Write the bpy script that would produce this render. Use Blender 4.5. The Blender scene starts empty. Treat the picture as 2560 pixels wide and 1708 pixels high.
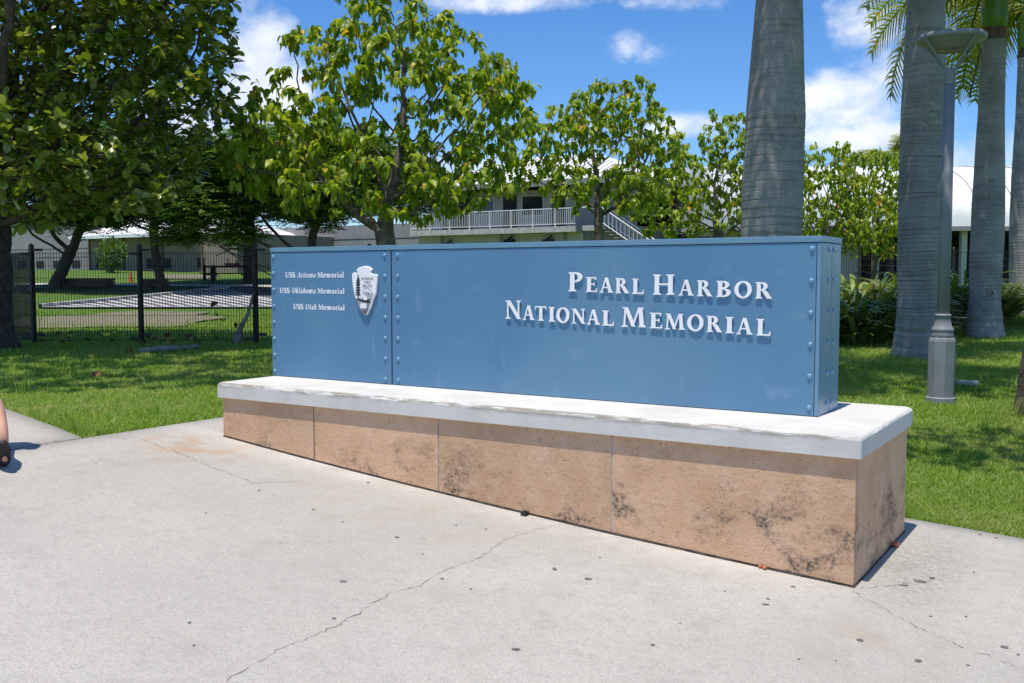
import bpy, math, random
import numpy as np
from mathutils import Vector, Matrix

random.seed(7); RNG = np.random.default_rng(7)
SC = bpy.context.scene
COL = SC.collection
R = math.radians

# ---------------------------------------------------------------- camera, sky, sun, exposure
CAM = np.array([5.956, -5.17, 1.62]); YAW = .5658; PITCH = -.0663; F = 2437.
fw = np.array([-math.sin(YAW), math.cos(YAW)]); rt = np.array([math.cos(YAW), math.sin(YAW)])
cam = bpy.data.cameras.new('camera'); camo = bpy.data.objects.new('camera', cam); COL.objects.link(camo)
camo.location = CAM; camo.rotation_euler = (math.pi/2 + PITCH, 0, YAW)
cam.sensor_width = 36; cam.lens = F/2560*36; cam.clip_start = .05; cam.clip_end = 5000
SC.camera = camo
SUN_DIR = Vector((.015, .263, -1)).normalized()          # the way the light travels
sun = bpy.data.lights.new('sun', 'SUN'); sun.energy = 5.0; sun.angle = R(.53); sun.color = (1, .93, .82)
suno = bpy.data.objects.new('sun', sun); COL.objects.link(suno)
suno.rotation_euler = SUN_DIR.to_track_quat('-Z', 'Y').to_euler(); suno.location = (0, -20, 60)
ELEV = math.asin(-SUN_DIR.z); AZ = math.atan2(-SUN_DIR.x, -SUN_DIR.y)
SC.view_settings.view_transform = 'Standard'; SC.view_settings.look = 'None'
SC.view_settings.exposure = 0.0; SC.view_settings.gamma = 1; SC.view_settings.use_curve_mapping = False

def ray(px, py):
    a = (px-1280)/F; b = (854-py)/F; cp, sp = math.cos(PITCH), math.sin(PITCH)
    f = cp - b*sp; up = sp + b*cp
    return np.array([fw[0]*f+rt[0]*a, fw[1]*f+rt[1]*a, up]), f

world = bpy.data.worlds.new('World'); SC.world = world; world.use_nodes = True
def build_sky():
    nt = world.node_tree; nt.nodes.clear(); N = nt.nodes.new; K = nt.links.new
    out = N('ShaderNodeOutputWorld'); bg = N('ShaderNodeBackground'); K(bg.outputs[0], out.inputs[0])
    sky = N('ShaderNodeTexSky'); sky.sky_type = 'NISHITA'; sky.sun_disc = False
    sky.sun_elevation = ELEV; sky.sun_rotation = AZ; sky.air_density = 1.0; sky.dust_density = .0; sky.ozone_density = 1.6
    hs = N('ShaderNodeHueSaturation'); hs.inputs['Saturation'].default_value = 1.12; hs.inputs['Value'].default_value = 1.0
    tn = N('ShaderNodeMix'); tn.data_type = 'RGBA'; tn.blend_type = 'MULTIPLY'; tn.inputs[0].default_value = 1.; tn.inputs[7].default_value = (.80, .99, 1.30, 1)
    K(sky.outputs[0], tn.inputs[6]); K(tn.outputs[2], hs.inputs['Color'])
    tc = N('ShaderNodeTexCoord'); sep = N('ShaderNodeSeparateXYZ'); K(tc.outputs['Generated'], sep.inputs[0])
    def M(op, a, b=None, c=None, clamp=False):
        n = N('ShaderNodeMath'); n.operation = op; n.use_clamp = clamp
        for i, q in enumerate((a, b, c)):
            if q is None: continue
            if isinstance(q, (int, float)): n.inputs[i].default_value = q
            else: K(q, n.inputs[i])
        return n.outputs[0]
    az = M('ARCTAN2', sep.outputs[0], sep.outputs[1])            # 0 = +Y
    el = M('ARCSINE', sep.outputs[2])
    cmb = N('ShaderNodeCombineXYZ'); K(az, cmb.inputs[0]); K(M('MULTIPLY', el, 1.35), cmb.inputs[1])
    def noise(scale, detail, rough, off, vec=None):
        n = N('ShaderNodeTexNoise'); n.inputs['Scale'].default_value = scale; n.inputs['Detail'].default_value = detail
        n.inputs['Roughness'].default_value = rough
        mp = N('ShaderNodeMapping'); mp.inputs['Location'].default_value = off
        K(vec or cmb.outputs[0], mp.inputs['Vector']); K(mp.outputs[0], n.inputs['Vector']); return n.outputs['Fac']
    # cumulus seen in the photograph: pixel centre and half axes (in 2560 px), strength
    clouds = [(640,110,95,110,1.),(660,240,150,120,1.),(500,330,170,120,.9),(1290,2,260,34,.85),(1740,-6,220,30,.7),
              (1560,118,75,50,.62),(1630,140,70,45,.55),(1730,165,80,60,.42),(1420,120,60,40,.33),(1400,215,80,30,.45),(1390,330,260,80,.62),(1740,320,170,42,.8),
              (2110,265,190,85,1.05),(2230,180,110,90,.85),(2180,60,120,75,.8),(2330,70,70,60,.55),(2040,185,40,25,.36),(2150,335,230,60,.95),(2440,400,190,80,.75),
              (2480,330,60,60,.5),(2350,230,100,60,.5),(1150,420,320,60,.75),(900,360,200,60,.6)]
    tot = None
    for (px, py, rx, ry, s) in clouds:
        d, f = ray(px, py); d = d/np.linalg.norm(d); a0 = math.atan2(d[0], d[1]); e0 = math.asin(d[2])
        q1 = M('MULTIPLY', M('SUBTRACT', az, a0), F/rx); q2 = M('MULTIPLY', M('SUBTRACT', el, e0), F/ry)
        r2 = M('ADD', M('MULTIPLY', q1, q1), M('MULTIPLY', q2, q2))
        v = M('MULTIPLY', M('SUBTRACT', 1.0, M('MULTIPLY', r2, .5), clamp=True), s)
        tot = v if tot is None else M('MAXIMUM', tot, v)
    # the same kind of broken cumulus goes on all round
    c0 = noise(2.6, 2, .5, (3.1, 1.7, .4))
    away = M('GREATER_THAN', M('ABSOLUTE', M('ADD', az, YAW)), .62)
    gen = M('MULTIPLY', M('MULTIPLY', M('SUBTRACT', c0, .50), 6.0, clamp=True), away)
    tot = M('MAXIMUM', tot, gen)
    n1 = noise(11., 8, .58, (.3, .9, 0)); n2 = noise(30., 6, .6, (5, 2, 1))
    n = M('ADD', M('MULTIPLY', n1, .66), M('MULTIPLY', n2, .34))
    dens = M('SUBTRACT', M('ADD', M('MULTIPLY', tot, .52), n), .735)
    ss = N('ShaderNodeMapRange'); ss.interpolation_type = 'SMOOTHSTEP'
    K(dens, ss.inputs[0]); ss.inputs[1].default_value = 0.; ss.inputs[2].default_value = .34
    shade = N('ShaderNodeMapRange'); shade.interpolation_type = 'SMOOTHSTEP'
    K(noise(8., 5, .55, (.3, 1.02, 0)), shade.inputs[0]); shade.inputs[1].default_value = .38; shade.inputs[2].default_value = .62
    cc = N('ShaderNodeMix'); cc.data_type = 'RGBA'; K(shade.outputs[0], cc.inputs[0])
    cc.inputs[6].default_value = (6.6, 7.3, 8.6, 1); cc.inputs[7].default_value = (9.6, 9.7, 9.9, 1)
    mx = N('ShaderNodeMix'); mx.data_type = 'RGBA'; K(ss.outputs[0], mx.inputs[0]); K(hs.outputs[0], mx.inputs[6]); K(cc.outputs[2], mx.inputs[7])
    K(mx.outputs[2], bg.inputs[0]); bg.inputs[1].default_value = .12
build_sky()

# ---------------------------------------------------------------- helpers
L = 4.784
HD = [-300,7,11,17,19.5,22,30,40,50,60,75,100,2000]; HZ = [.05,.05,.22,.28,.30,.33,.5,.85,1.25,1.65,2.15,2.4,2.4]; HL = [.40,.40,.40,.40,.40,.42,.55,.85,1.25,1.65,2.15,2.4,2.4]
def gz(x, y):
    x = np.asarray(x, float); y = np.asarray(y, float)
    D = (x-CAM[0])*fw[0] + (y-CAM[1])*fw[1]
    S = (x-CAM[0])*rt[0] + (y-CAM[1])*rt[1]; k = np.clip((S+3)/5, 0, 1); k = k*k*(3-2*k)
    h = sum(np.interp(D+o, HD, HZ)*k + np.interp(D+o, HD, HL)*(1-k) for o in (-2,-1,0,1,2))/5
    u = np.clip(L-x, -4, 5.4); g = .0514*u + .0056*u*np.abs(u)
    t = np.clip((D-7.5)/5.5, 0, 1); w = t*t*(3-2*t)
    return g*(1-w) + h*w
def gzf(x, y): return float(gz(x, y))
def W(S, D, z=None):
    """point at S metres to the right of and D metres ahead of where the photographer stood"""
    x = CAM[0] + fw[0]*D + rt[0]*S; y = CAM[1] + fw[1]*D + rt[1]*S
    return np.array([x, y, gzf(x, y) if z is None else z])
def P(px, py, D):
    d, f = ray(px, py); return CAM + d*(D/f)
def pg(px, py):
    d, f = ray(px, py); t = 2.
    while t < 300:
        p = CAM + d*t
        if p[2] < gzf(p[0], p[1]): break
        t += .02
    return np.array([p[0], p[1], gzf(p[0], p[1])])
def psign(px, py, y0):
    d, f = ray(px, py); t = (y0-CAM[1])/d[1]; p = CAM + d*t; return p[0], p[2]

class MB:
    def __init__(s): s.v = []; s.f = []
    def add(s, v, f):
        o = len(s.v); s.v.extend([tuple(map(float, p)) for p in v]); s.f.extend([tuple(i+o for i in q) for q in f]); return s
    def box(s, x0, y0, z0, x1, y1, z1, M=None):
        v = [(x0,y0,z0),(x1,y0,z0),(x1,y1,z0),(x0,y1,z0),(x0,y0,z1),(x1,y0,z1),(x1,y1,z1),(x0,y1,z1)]
        if M is not None: v = [M @ Vector(p) for p in v]
        return s.add(v, [(0,3,2,1),(4,5,6,7),(0,1,5,4),(1,2,6,5),(2,3,7,6),(3,0,4,7)])
    def tube(s, pts, rad, n=8, cap=True):
        pts = [np.asarray(p, float) for p in pts]; o = len(s.v); m = len(pts)
        if not hasattr(rad, '__len__'): rad = [rad]*m
        for i in range(m):
            d = pts[min(i+1, m-1)] - pts[max(i-1, 0)]; d = d/(np.linalg.norm(d)+1e-9)
            a = np.cross(d, (0,0,1) if abs(d[2]) < .9 else (1,0,0)); a /= np.linalg.norm(a); b = np.cross(d, a)
            for k in range(n):
                t = 2*math.pi*k/n; s.v.append(tuple(pts[i] + rad[i]*(math.cos(t)*a + math.sin(t)*b)))
        for i in range(m-1):
            for k in range(n):
                s.f.append((o+i*n+k, o+i*n+(k+1) % n, o+(i+1)*n+(k+1) % n, o+(i+1)*n+k))
        if cap: s.f.append(tuple(o+k for k in range(n))[::-1]); s.f.append(tuple(o+(m-1)*n+k for k in range(n)))
        return s
    def lathe(s, prof, c, n=24, cap=True, phase=0.):
        o = len(s.v); m = len(prof)
        for r, z in prof:
            for k in range(n):
                t = 2*math.pi*k/n + phase; s.v.append((c[0]+r*math.cos(t), c[1]+r*math.sin(t), c[2]+z))
        for i in range(m-1):
            for k in range(n):
                s.f.append((o+i*n+k, o+i*n+(k+1) % n, o+(i+1)*n+(k+1) % n, o+(i+1)*n+k))
        if cap: s.f.append(tuple(o+k for k in range(n))[::-1]); s.f.append(tuple(o+(m-1)*n+k for k in range(n)))
        return s
    def mesh(s, name, smooth=False):
        me = bpy.data.meshes.new(name); me.from_pydata(s.v, [], s.f); me.update()
        if smooth: me.shade_smooth()
        return me
    def obj(s, name, mat, parent=None, smooth=False, **k): return obj(name, s.mesh(name, smooth), mat, parent, **k)

def np_mesh(name, V, Fq, smooth=False):
    """numpy verts (n,3), faces (m,k) with fixed k"""
    me = bpy.data.meshes.new(name); k = Fq.shape[1]; m = len(Fq)
    me.vertices.add(len(V)); me.vertices.foreach_set('co', np.ascontiguousarray(V, dtype=np.float32).ravel())
    me.loops.add(m*k); me.loops.foreach_set('vertex_index', np.ascontiguousarray(Fq, dtype=np.int32).ravel())
    me.polygons.add(m); me.polygons.foreach_set('loop_start', np.arange(0, m*k, k, dtype=np.int32))
    me.polygons.foreach_set('loop_total', np.full(m, k, dtype=np.int32))
    me.update(calc_edges=True); me.validate()
    if smooth: me.shade_smooth()
    return me

def obj(name, me, mat, parent=None, local=False, label=None, kind=None):
    o = bpy.data.objects.new(name, me); COL.objects.link(o)
    if mat is not None and me is not None and not len(me.materials): me.materials.append(mat)
    if parent is not None:
        o.parent = parent
        if not local: o.matrix_parent_inverse = BASE[parent.name].inverted()
        BASE[o.name] = BASE[parent.name] if local else Matrix.Identity(4)
    else: BASE[o.name] = Matrix.Identity(4)
    if label: o['label'] = label
    if kind: o['kind'] = kind
    return o
BASE = {}
def tag(o, label, cat, group=None):
    o['label'] = label; o['category'] = cat
    if group: o['group'] = group
    return o
def thing(name, label, cat, loc, rotz=0., group=None):
    o = bpy.data.objects.new(name, None); COL.objects.link(o); o.empty_display_size = .2
    o.location = tuple(map(float, loc)); o.rotation_euler = (0, 0, rotz)
    BASE[o.name] = Matrix.Translation(Vector(o.location)) @ Matrix.Rotation(rotz, 4, 'Z')
    return tag(o, label, cat, group)
def struct(name, me, mat, parent=None):
    o = obj(name, me, mat, parent)
    o['kind'] = 'structure'; return o

# ---------------------------------------------------------------- materials
def mat(name, c1, c2=None, scale=5., rough=.6, bump=0., bscale=None, detail=5., spec=.5, metal=0., extra=None, coord='Object', stretch=(1,1,1), coat=0., lo=.35, hi=.65):
    m = bpy.data.materials.new(name); m.use_nodes = True; nt = m.node_tree; N = nt.nodes.new; K = nt.links.new
    b = nt.nodes['Principled BSDF']; b.inputs['Roughness'].default_value = rough; b.inputs['Metallic'].default_value = metal
    b.inputs['Specular IOR Level'].default_value = spec; b.inputs['Coat Weight'].default_value = coat
    tc = N('ShaderNodeTexCoord'); mp = N('ShaderNodeMapping'); mp.inputs['Scale'].default_value = stretch
    K(tc.outputs[coord], mp.inputs['Vector']); vec = mp.outputs[0]
    col = None
    def noise(sc, det=5., ro=.55, v=None):
        n = N('ShaderNodeTexNoise'); n.inputs['Scale'].default_value = sc; n.inputs['Detail'].default_value = det; n.inputs['Roughness'].default_value = ro
        K(v or vec, n.inputs['Vector']); return n.outputs['Fac']
    def mix(f, a, bb, mode='MIX'):
        n = N('ShaderNodeMix'); n.data_type = 'RGBA'; n.blend_type = mode
        for q, i in ((f, 0), (a, 6), (bb, 7)):
            if isinstance(q, (int, float)): n.inputs[i].default_value = q
            elif isinstance(q, tuple): n.inputs[i].default_value = q if len(q) == 4 else (*q, 1)
            else: K(q, n.inputs[i])
        return n.outputs[2]
    def ramp(x, a, bb, va=0., vb=1.):
        n = N('ShaderNodeMapRange'); n.interpolation_type = 'SMOOTHSTEP'; K(x, n.inputs[0])
        n.inputs[1].default_value = a; n.inputs[2].default_value = bb; n.inputs[3].default_value = va; n.inputs[4].default_value = vb; return n.outputs[0]
    h = dict(N=N, K=K, b=b, noise=noise, mix=mix, ramp=ramp, vec=vec, tc=tc, nt=nt)
    col = (*c1, 1)
    if c2 is not None: col = mix(ramp(noise(scale, detail), lo, hi), (*c1, 1), (*c2, 1))
    h['col'] = col
    if extra: col = extra(h)
    if isinstance(col, tuple): b.inputs['Base Color'].default_value = col
    else: K(col, b.inputs['Base Color'])
    if bump:
        bn = N('ShaderNodeBump'); bn.inputs['Strength'].default_value = 1.; bn.inputs['Distance'].default_value = bump
        K(noise(bscale or scale*4, 6.), bn.inputs['Height']); K(bn.outputs[0], b.inputs['Normal'])
    return m

def leaf_mat(name, cols, rough=.42, trans=.45, spec=.5, tint=(1.25, 1.25, .5), dry=None):
    """foliage: cols = [(position, colour)...] picked at random for each leaf"""
    m = bpy.data.materials.new(name); m.use_nodes = True; nt = m.node_tree; N = nt.nodes.new; K = nt.links.new
    b = nt.nodes['Principled BSDF']; out = nt.nodes['Material Output']
    g = N('ShaderNodeNewGeometry'); oi = N('ShaderNodeObjectInfo'); ad = N('ShaderNodeMath'); ad.operation = 'ADD'
    K(g.outputs['Random Per Island'], ad.inputs[0]); K(oi.outputs['Random'], ad.inputs[1])
    fr = N('ShaderNodeMath'); fr.operation = 'FRACT'; K(ad.outputs[0], fr.inputs[0])
    cr = N('ShaderNodeValToRGB'); K(fr.outputs[0], cr.inputs[0]); el = cr.color_ramp.elements
    while len(el) < len(cols): el.new(.5)
    for e, (p, c) in zip(el, cols): e.position = p; e.color = (*c, 1)
    colout = cr.outputs[0]
    if dry:
        tc = N('ShaderNodeTexCoord'); n1 = N('ShaderNodeTexNoise'); n1.inputs['Scale'].default_value = 1.1; n1.inputs['Detail'].default_value = 6; n1.inputs['Roughness'].default_value = .7; K(tc.outputs['Object'], n1.inputs['Vector'])
        mr = N('ShaderNodeMapRange'); mr.interpolation_type = 'SMOOTHSTEP'; K(n1.outputs['Fac'], mr.inputs[0]); mr.inputs[1].default_value = .46; mr.inputs[2].default_value = .72; mr.inputs[4].default_value = .75
        dm = N('ShaderNodeMix'); dm.data_type = 'RGBA'; K(mr.outputs[0], dm.inputs[0]); K(colout, dm.inputs[6]); dm.inputs[7].default_value = (*dry, 1); colout = dm.outputs[2]
    K(colout, b.inputs['Base Color']); b.inputs['Roughness'].default_value = rough; b.inputs['Specular IOR Level'].default_value = spec
    tm = N('ShaderNodeMix'); tm.data_type = 'RGBA'; tm.blend_type = 'MULTIPLY'; tm.inputs[0].default_value = 1.
    K(colout, tm.inputs[6]); tm.inputs[7].default_value = (*tint, 1)
    tr = N('ShaderNodeBsdfTranslucent'); K(tm.outputs[2], tr.inputs[0])
    mx = N('ShaderNodeMixShader'); mx.inputs[0].default_value = trans
    K(b.outputs[0], mx.inputs[1]); K(tr.outputs[0], mx.inputs[2]); K(mx.outputs[0], out.inputs[0])
    return m

def concrete_extra(h):
    mix, ramp, noise, N, K = h['mix'], h['ramp'], h['noise'], h['N'], h['K']
    c = mix(ramp(noise(.55, 4), .35, .7), (.495,.47,.42), (.435,.415,.37))
    c = mix(ramp(noise(2.6, 6, .65), .5, .78, 0, .55), c, (.31,.29,.26))
    c = mix(ramp(noise(9., 5, .7), .45, .75, 0, .5), c, (.33,.31,.275))
    c = mix(ramp(noise(55, 5, .75), .48, .70, 0, .65), c, (.27,.26,.235))
    c = mix(ramp(noise(150, 3, .75), .47, .66, 0, .75), c, (.25,.24,.22))
    c = mix(ramp(noise(110, 3, .75), .62, .72, 0, .6), c, (.60,.57,.52))
    mp = N('ShaderNodeMapping'); mp.inputs['Scale'].default_value = (14, 90, 14); mp.inputs['Rotation'].default_value = (0, 0, .5); K(h['tc'].outputs['Object'], mp.inputs['Vector'])
    c = mix(ramp(noise(1., 4, .7, mp.outputs[0]), .48, .70, 0, .5), c, (.33,.315,.29))
    # rust run-off beside the left end of the plinth
    sp = N('ShaderNodeSeparateXYZ'); K(h['tc'].outputs['Object'], sp.inputs[0])
    def gauss(x0, y0, rx, ry):
        a = N('ShaderNodeVectorMath'); a.operation = 'SUBTRACT'; K(h['tc'].outputs['Object'], a.inputs[0]); a.inputs[1].default_value = (x0, y0, 0)
        m2 = N('ShaderNodeVectorMath'); m2.operation = 'MULTIPLY'; K(a.outputs[0], m2.inputs[0]); m2.inputs[1].default_value = (1/rx, 1/ry, 0)
        l = N('ShaderNodeVectorMath'); l.operation = 'LENGTH'; K(m2.outputs[0], l.inputs[0]); return ramp(l.outputs['Value'], .1, 1., 1, 0)
    def mul(a, b):
        n = N('ShaderNodeMath'); n.operation = 'MULTIPLY'
        for i, q in enumerate((a, b)):
            if isinstance(q, (int, float)): n.inputs[i].default_value = q
            else: K(q, n.inputs[i])
        return n.outputs[0]
    rn = ramp(noise(5., 6, .65), .42, .62)
    c = mix(mul(mul(gauss(.15, -.35, .8, .75), rn), .75), c, (.42,.27,.16))
    c = mix(mul(mul(gauss(2.2, -.55, 1.6, .8), ramp(noise(3., 5, .6), .4, .65)), .3), c, (.42,.32,.22))
    c = mix(mul(mul(gauss(5.05, -.75, .45, .6), ramp(noise(4., 5, .6), .4, .6)), .5), c, (.36,.29,.22))
    # grime beside the right end of the plinth
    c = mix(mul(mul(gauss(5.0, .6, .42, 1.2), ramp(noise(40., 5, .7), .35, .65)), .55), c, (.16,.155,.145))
    # paler scoured strip along the front of the plinth
    y = sp.outputs[1]
    wn = ramp(noise(2.2, 5, .7), .3, .7)
    c = mix(mul(mul(mul(mul(ramp(y, -.34, -.02), ramp(y, .1, .04)), ramp(sp.outputs[0], 4.75, 4.4)), wn), .7), c, (.56,.54,.50))
    c = mix(mul(ramp(noise(.9, 6, .7), .55, .75), .35), c, (.36,.33,.28))
    h['b'].inputs['Roughness'].default_value = .85
    bn = N('ShaderNodeBump'); bn.inputs['Strength'].default_value = .6; bn.inputs['Distance'].default_value = .004
    K(noise(150, 4, .7), bn.inputs['Height']); K(bn.outputs[0], h['b'].inputs['Normal'])
    return c

def stone_extra(h):
    mix, ramp, noise, N, K = h['mix'], h['ramp'], h['noise'], h['N'], h['K']
    gm = N('ShaderNodeObjectInfo')
    vec = N('ShaderNodeVectorMath'); vec.operation = 'ADD'; K(h['tc'].outputs['Object'], vec.inputs[0])
    sc = N('ShaderNodeVectorMath'); sc.operation = 'SCALE'; sc.inputs['Scale'].default_value = 7.; cm = N('ShaderNodeCombineXYZ')
    for i in range(3): K(gm.outputs['Random'], cm.inputs[i])
    K(cm.outputs[0], sc.inputs[0]); K(sc.outputs[0], vec.inputs[1]); v = vec.outputs[0]
    c = mix(ramp(noise(2.2, 5, .6, v), .35, .65), (.66,.425,.265), (.57,.355,.21))
    c = mix(ramp(noise(9., 5, .6, v), .45, .7, 0, .5), c, (.70,.48,.34))
    c = mix(ramp(noise(34., 5, .65, v), .55, .7, 0, .55), c, (.38,.235,.135))
    # pits
    vo = N('ShaderNodeTexVoronoi'); vo.inputs['Scale'].default_value = 55.; K(v, vo.inputs['Vector'])
    pit = ramp(vo.outputs['Distance'], .07, .22, 1, 0)
    zone = ramp(noise(3.4, 5, .65, v), .42, .60)
    mm = N('ShaderNodeMath'); mm.operation = 'MULTIPLY'; K(pit, mm.inputs[0]); K(zone, mm.inputs[1])
    c = mix(mm.outputs[0], c, (.10,.065,.04))
    c = mix(ramp(noise(16., 6, .75, v), .55, .75, 0, .4), c, (.38,.25,.155))
    ms = N('ShaderNodeMapping'); ms.inputs['Scale'].default_value = (22, 22, 1.3); K(v, ms.inputs['Vector'])
    c = mix(ramp(noise(1., 5, .65, ms.outputs[0]), .55, .80, 0, .10), c, (.30,.21,.15))
    hv = N('ShaderNodeHueSaturation'); K(c, hv.inputs['Color']); K(ramp(gm.outputs['Random'], 0, 1, .93, 1.10), hv.inputs['Value']); c = hv.outputs[0]
    # black mould, diagonal drifts
    mp = N('ShaderNodeMapping'); mp.inputs['Scale'].default_value = (1.5, 1.5, 2.3); mp.inputs['Rotation'].default_value = (0, .6, 0); K(v, mp.inputs['Vector'])
    sp = N('ShaderNodeSeparateXYZ'); K(h['tc'].outputs['Object'], sp.inputs[0])
    low = ramp(sp.outputs[2], .25, .64, 1, 0)
    mould = ramp(noise(1.9, 7, .72, mp.outputs[0]), .49, .64)
    m2 = N('ShaderNodeMath'); m2.operation = 'MULTIPLY'; K(mould, m2.inputs[0]); K(low, m2.inputs[1])
    sp2 = ramp(noise(48., 5, .7, v), .38, .62, .15, 1)
    m3 = N('ShaderNodeMath'); m3.operation = 'MULTIPLY'; K(m2.outputs[0], m3.inputs[0]); K(sp2, m3.inputs[1])
    c = mix(m3.outputs[0], c, (.085,.075,.065))
    # pale lime patches
    c = mix(ramp(noise(4.2, 6, .7, mp.outputs[0]), .66, .78, 0, .5), c, (.72,.54,.41))
    bn = N('ShaderNodeBump'); bn.inputs['Strength'].default_value = .8; bn.inputs['Distance'].default_value = .006
    ad = N('ShaderNodeMath'); ad.operation = 'SUBTRACT'; K(noise(30., 6, .7, v), ad.inputs[0]); K(mm.outputs[0], ad.inputs[1])
    K(ad.outputs[0], bn.inputs['Height']); K(bn.outputs[0], h['b'].inputs['Normal'])
    return c

def cap_extra(h):
    mix, ramp, noise, N, K = h['mix'], h['ramp'], h['noise'], h['N'], h['K']
    sp = N('ShaderNodeSeparateXYZ'); K(h['tc'].outputs['Object'], sp.inputs[0])
    c = mix(ramp(noise(3., 5), .4, .7), (.62,.605,.565), (.54,.525,.49))
    mp = N('ShaderNodeMapping'); mp.inputs['Scale'].default_value = (6, 60, 60); K(h['tc'].outputs['Object'], mp.inputs['Vector'])
    c = mix(ramp(noise(1., 5, .7, mp.outputs[0]), .5, .75, 0, .3), c, (.55,.54,.52))
    # worn bare cement along the front arris
    def mul(a, b):
        n = N('ShaderNodeMath'); n.operation = 'MULTIPLY'; K(a, n.inputs[0]); K(b, n.inputs[1]); return n.outputs[0]
    zb = ramp(sp.outputs[2], .748, .790); yb = ramp(sp.outputs[1], .012, -.012)
    mp2 = N('ShaderNodeMapping'); mp2.inputs['Scale'].default_value = (1.6, 8, 8); K(h['tc'].outputs['Object'], mp2.inputs['Vector'])
    w = ramp(noise(1.3, 8, .72, mp2.outputs[0]), .45, .56)
    c = mix(mul(mul(zb, yb), w), c, (.27,.25,.21))
    w2 = ramp(noise(22., 6, .7), .62, .7)
    c = mix(mul(w2, ramp(noise(1.1, 3), .5, .62)), c, (.42,.40,.37))
    bn = N('ShaderNodeBump'); bn.inputs['Strength'].default_value = .6; bn.inputs['Distance'].default_value = .004
    K(noise(26., 6, .7), bn.inputs['Height']); K(bn.outputs[0], h['b'].inputs['Normal'])
    return c

def blue_extra(h):
    mix, ramp, noise, N, K = h['mix'], h['ramp'], h['noise'], h['N'], h['K']
    c = mix(ramp(noise(1.1, 3), .35, .7), BLUE, (BLUE[0]*1.16, BLUE[1]*1.10, BLUE[2]*1.04))
    c = mix(ramp(noise(5., 4, .6), .58, .80, 0, .35), c, (.26,.40,.52))
    c = mix(ramp(noise(.7, 3, .5), .48, .72, 0, .4), c, (.15,.28,.40))
    mp = N('ShaderNodeMapping'); mp.inputs['Scale'].default_value = (11, 11, 2.2); mp.inputs['Rotation'].default_value = (0, .2, 0); K(h['tc'].outputs['Object'], mp.inputs['Vector'])
    c = mix(ramp(noise(1., 5, .6, mp.outputs[0]), .62, .8, 0, .16), c, (.33,.47,.60))
    bn = N('ShaderNodeBump'); bn.inputs['Strength'].default_value = .25; bn.inputs['Distance'].default_value = .02
    K(noise(1.6, 2), bn.inputs['Height']); K(bn.outputs[0], h['b'].inputs['Normal'])
    return c
BLUE = (.085, .205, .345)

def trunk_extra(h):
    mix, ramp, noise, N, K = h['mix'], h['ramp'], h['noise'], h['N'], h['K']
    mp = N('ShaderNodeMapping'); mp.inputs['Scale'].default_value = (1.2, 1.2, 26); K(h['tc'].outputs['Object'], mp.inputs['Vector'])
    c = mix(ramp(noise(1.7, 4), .35, .68), (.37,.345,.33), (.26,.245,.235))
    c = mix(ramp(noise(1., 5, .65, mp.outputs[0]), .52, .66, 0, .55), c, (.15,.135,.125))
    mp2 = N('ShaderNodeMapping'); mp2.inputs['Scale'].default_value = (40, 40, 3); K(h['tc'].outputs['Object'], mp2.inputs['Vector'])
    c = mix(ramp(noise(1., 4, .6, mp2.outputs[0]), .5, .75, 0, .4), c, (.15,.145,.14))
    c = mix(ramp(noise(6., 6, .7), .56, .72, 0, .6), c, (.48,.46,.44))
    c = mix(ramp(noise(3.2, 7, .75), .58, .70, 0, .75), c, (.12,.11,.10))
    c = mix(ramp(noise(30., 4, .7), .60, .72, 0, .7), c, (.09,.085,.08))
    return c
def lawn_extra(h):
    mix, ramp, noise = h['mix'], h['ramp'], h['noise']
    c = mix(ramp(noise(.35, 5, .6), .4, .65), (.085,.16,.026), (.12,.19,.04))
    c = mix(ramp(noise(1.3, 6, .7), .56, .75, 0, .7), c, (.16,.15,.075))
    c = mix(ramp(noise(90, 3, .7), .45, .7, 0, .5), c, (.05,.09,.018))
    return c

M = {}
M['concrete'] = mat('broom_finished_concrete', (.5,.48,.44), extra=concrete_extra)
M['stone'] = mat('travertine', (.5,.33,.2), rough=.8, spec=.25, extra=stone_extra)
M['cap'] = mat('painted_cement', (.7,.7,.7), rough=.75, spec=.3, extra=cap_extra)
M['blue'] = mat('blue_enamel', (.1,.25,.45), rough=.3, spec=.42, extra=blue_extra)
M['bluetrim'] = mat('blue_enamel_trim', (.12,.25,.36), (.14,.27,.38), rough=.35)
M['rivet'] = mat('blue_rivet_enamel', (.14,.30,.43), (.15,.31,.44), rough=.28)
M['gap'] = mat('dark_gap', (.012,.02,.03), (.02,.03,.04), rough=.7)
M['white'] = mat('white_enamel', (.84,.85,.87), (.80,.81,.83), 8, rough=.45)
M['black'] = mat('black_print', (.012,.012,.014), (.02,.02,.022), 20, rough=.6)
M['seal'] = mat('old_sealant', (.03,.028,.026), (.09,.075,.06), 12, rough=.85)
M['caulk'] = mat('pale_caulk', (.44,.42,.41), (.30,.27,.25), 14, rough=.8)
M['lawn'] = mat('lawn_soil', (.06,.12,.02), rough=.95, spec=.1, extra=lawn_extra)
M['asphalt'] = mat('asphalt', (.17,.165,.17), (.13,.128,.13), 3, rough=.9, bump=.004, bscale=60)
M['paint'] = mat('road_paint', (.72,.72,.70), (.5,.5,.48), 6, rough=.7)
M['kerb'] = mat('kerb_concrete', (.55,.53,.50), (.42,.40,.37), 4, rough=.85)
M['drypatch'] = mat('dry_mulch', (.23,.20,.15), (.15,.15,.07), 6, rough=.95, bump=.01, bscale=40)
M['bark'] = mat('grey_bark', (.20,.165,.135), (.10,.082,.068), 9, rough=.9, bump=.012, bscale=30)
M['darkbark'] = mat('dark_bark', (.10,.08,.065), (.045,.037,.03), 8, rough=.95, bump=.015, bscale=26)
M['palmtrunk'] = mat('palm_trunk', (.3,.3,.3), rough=.85, spec=.2, extra=trunk_extra, bump=.006, bscale=40)
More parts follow.
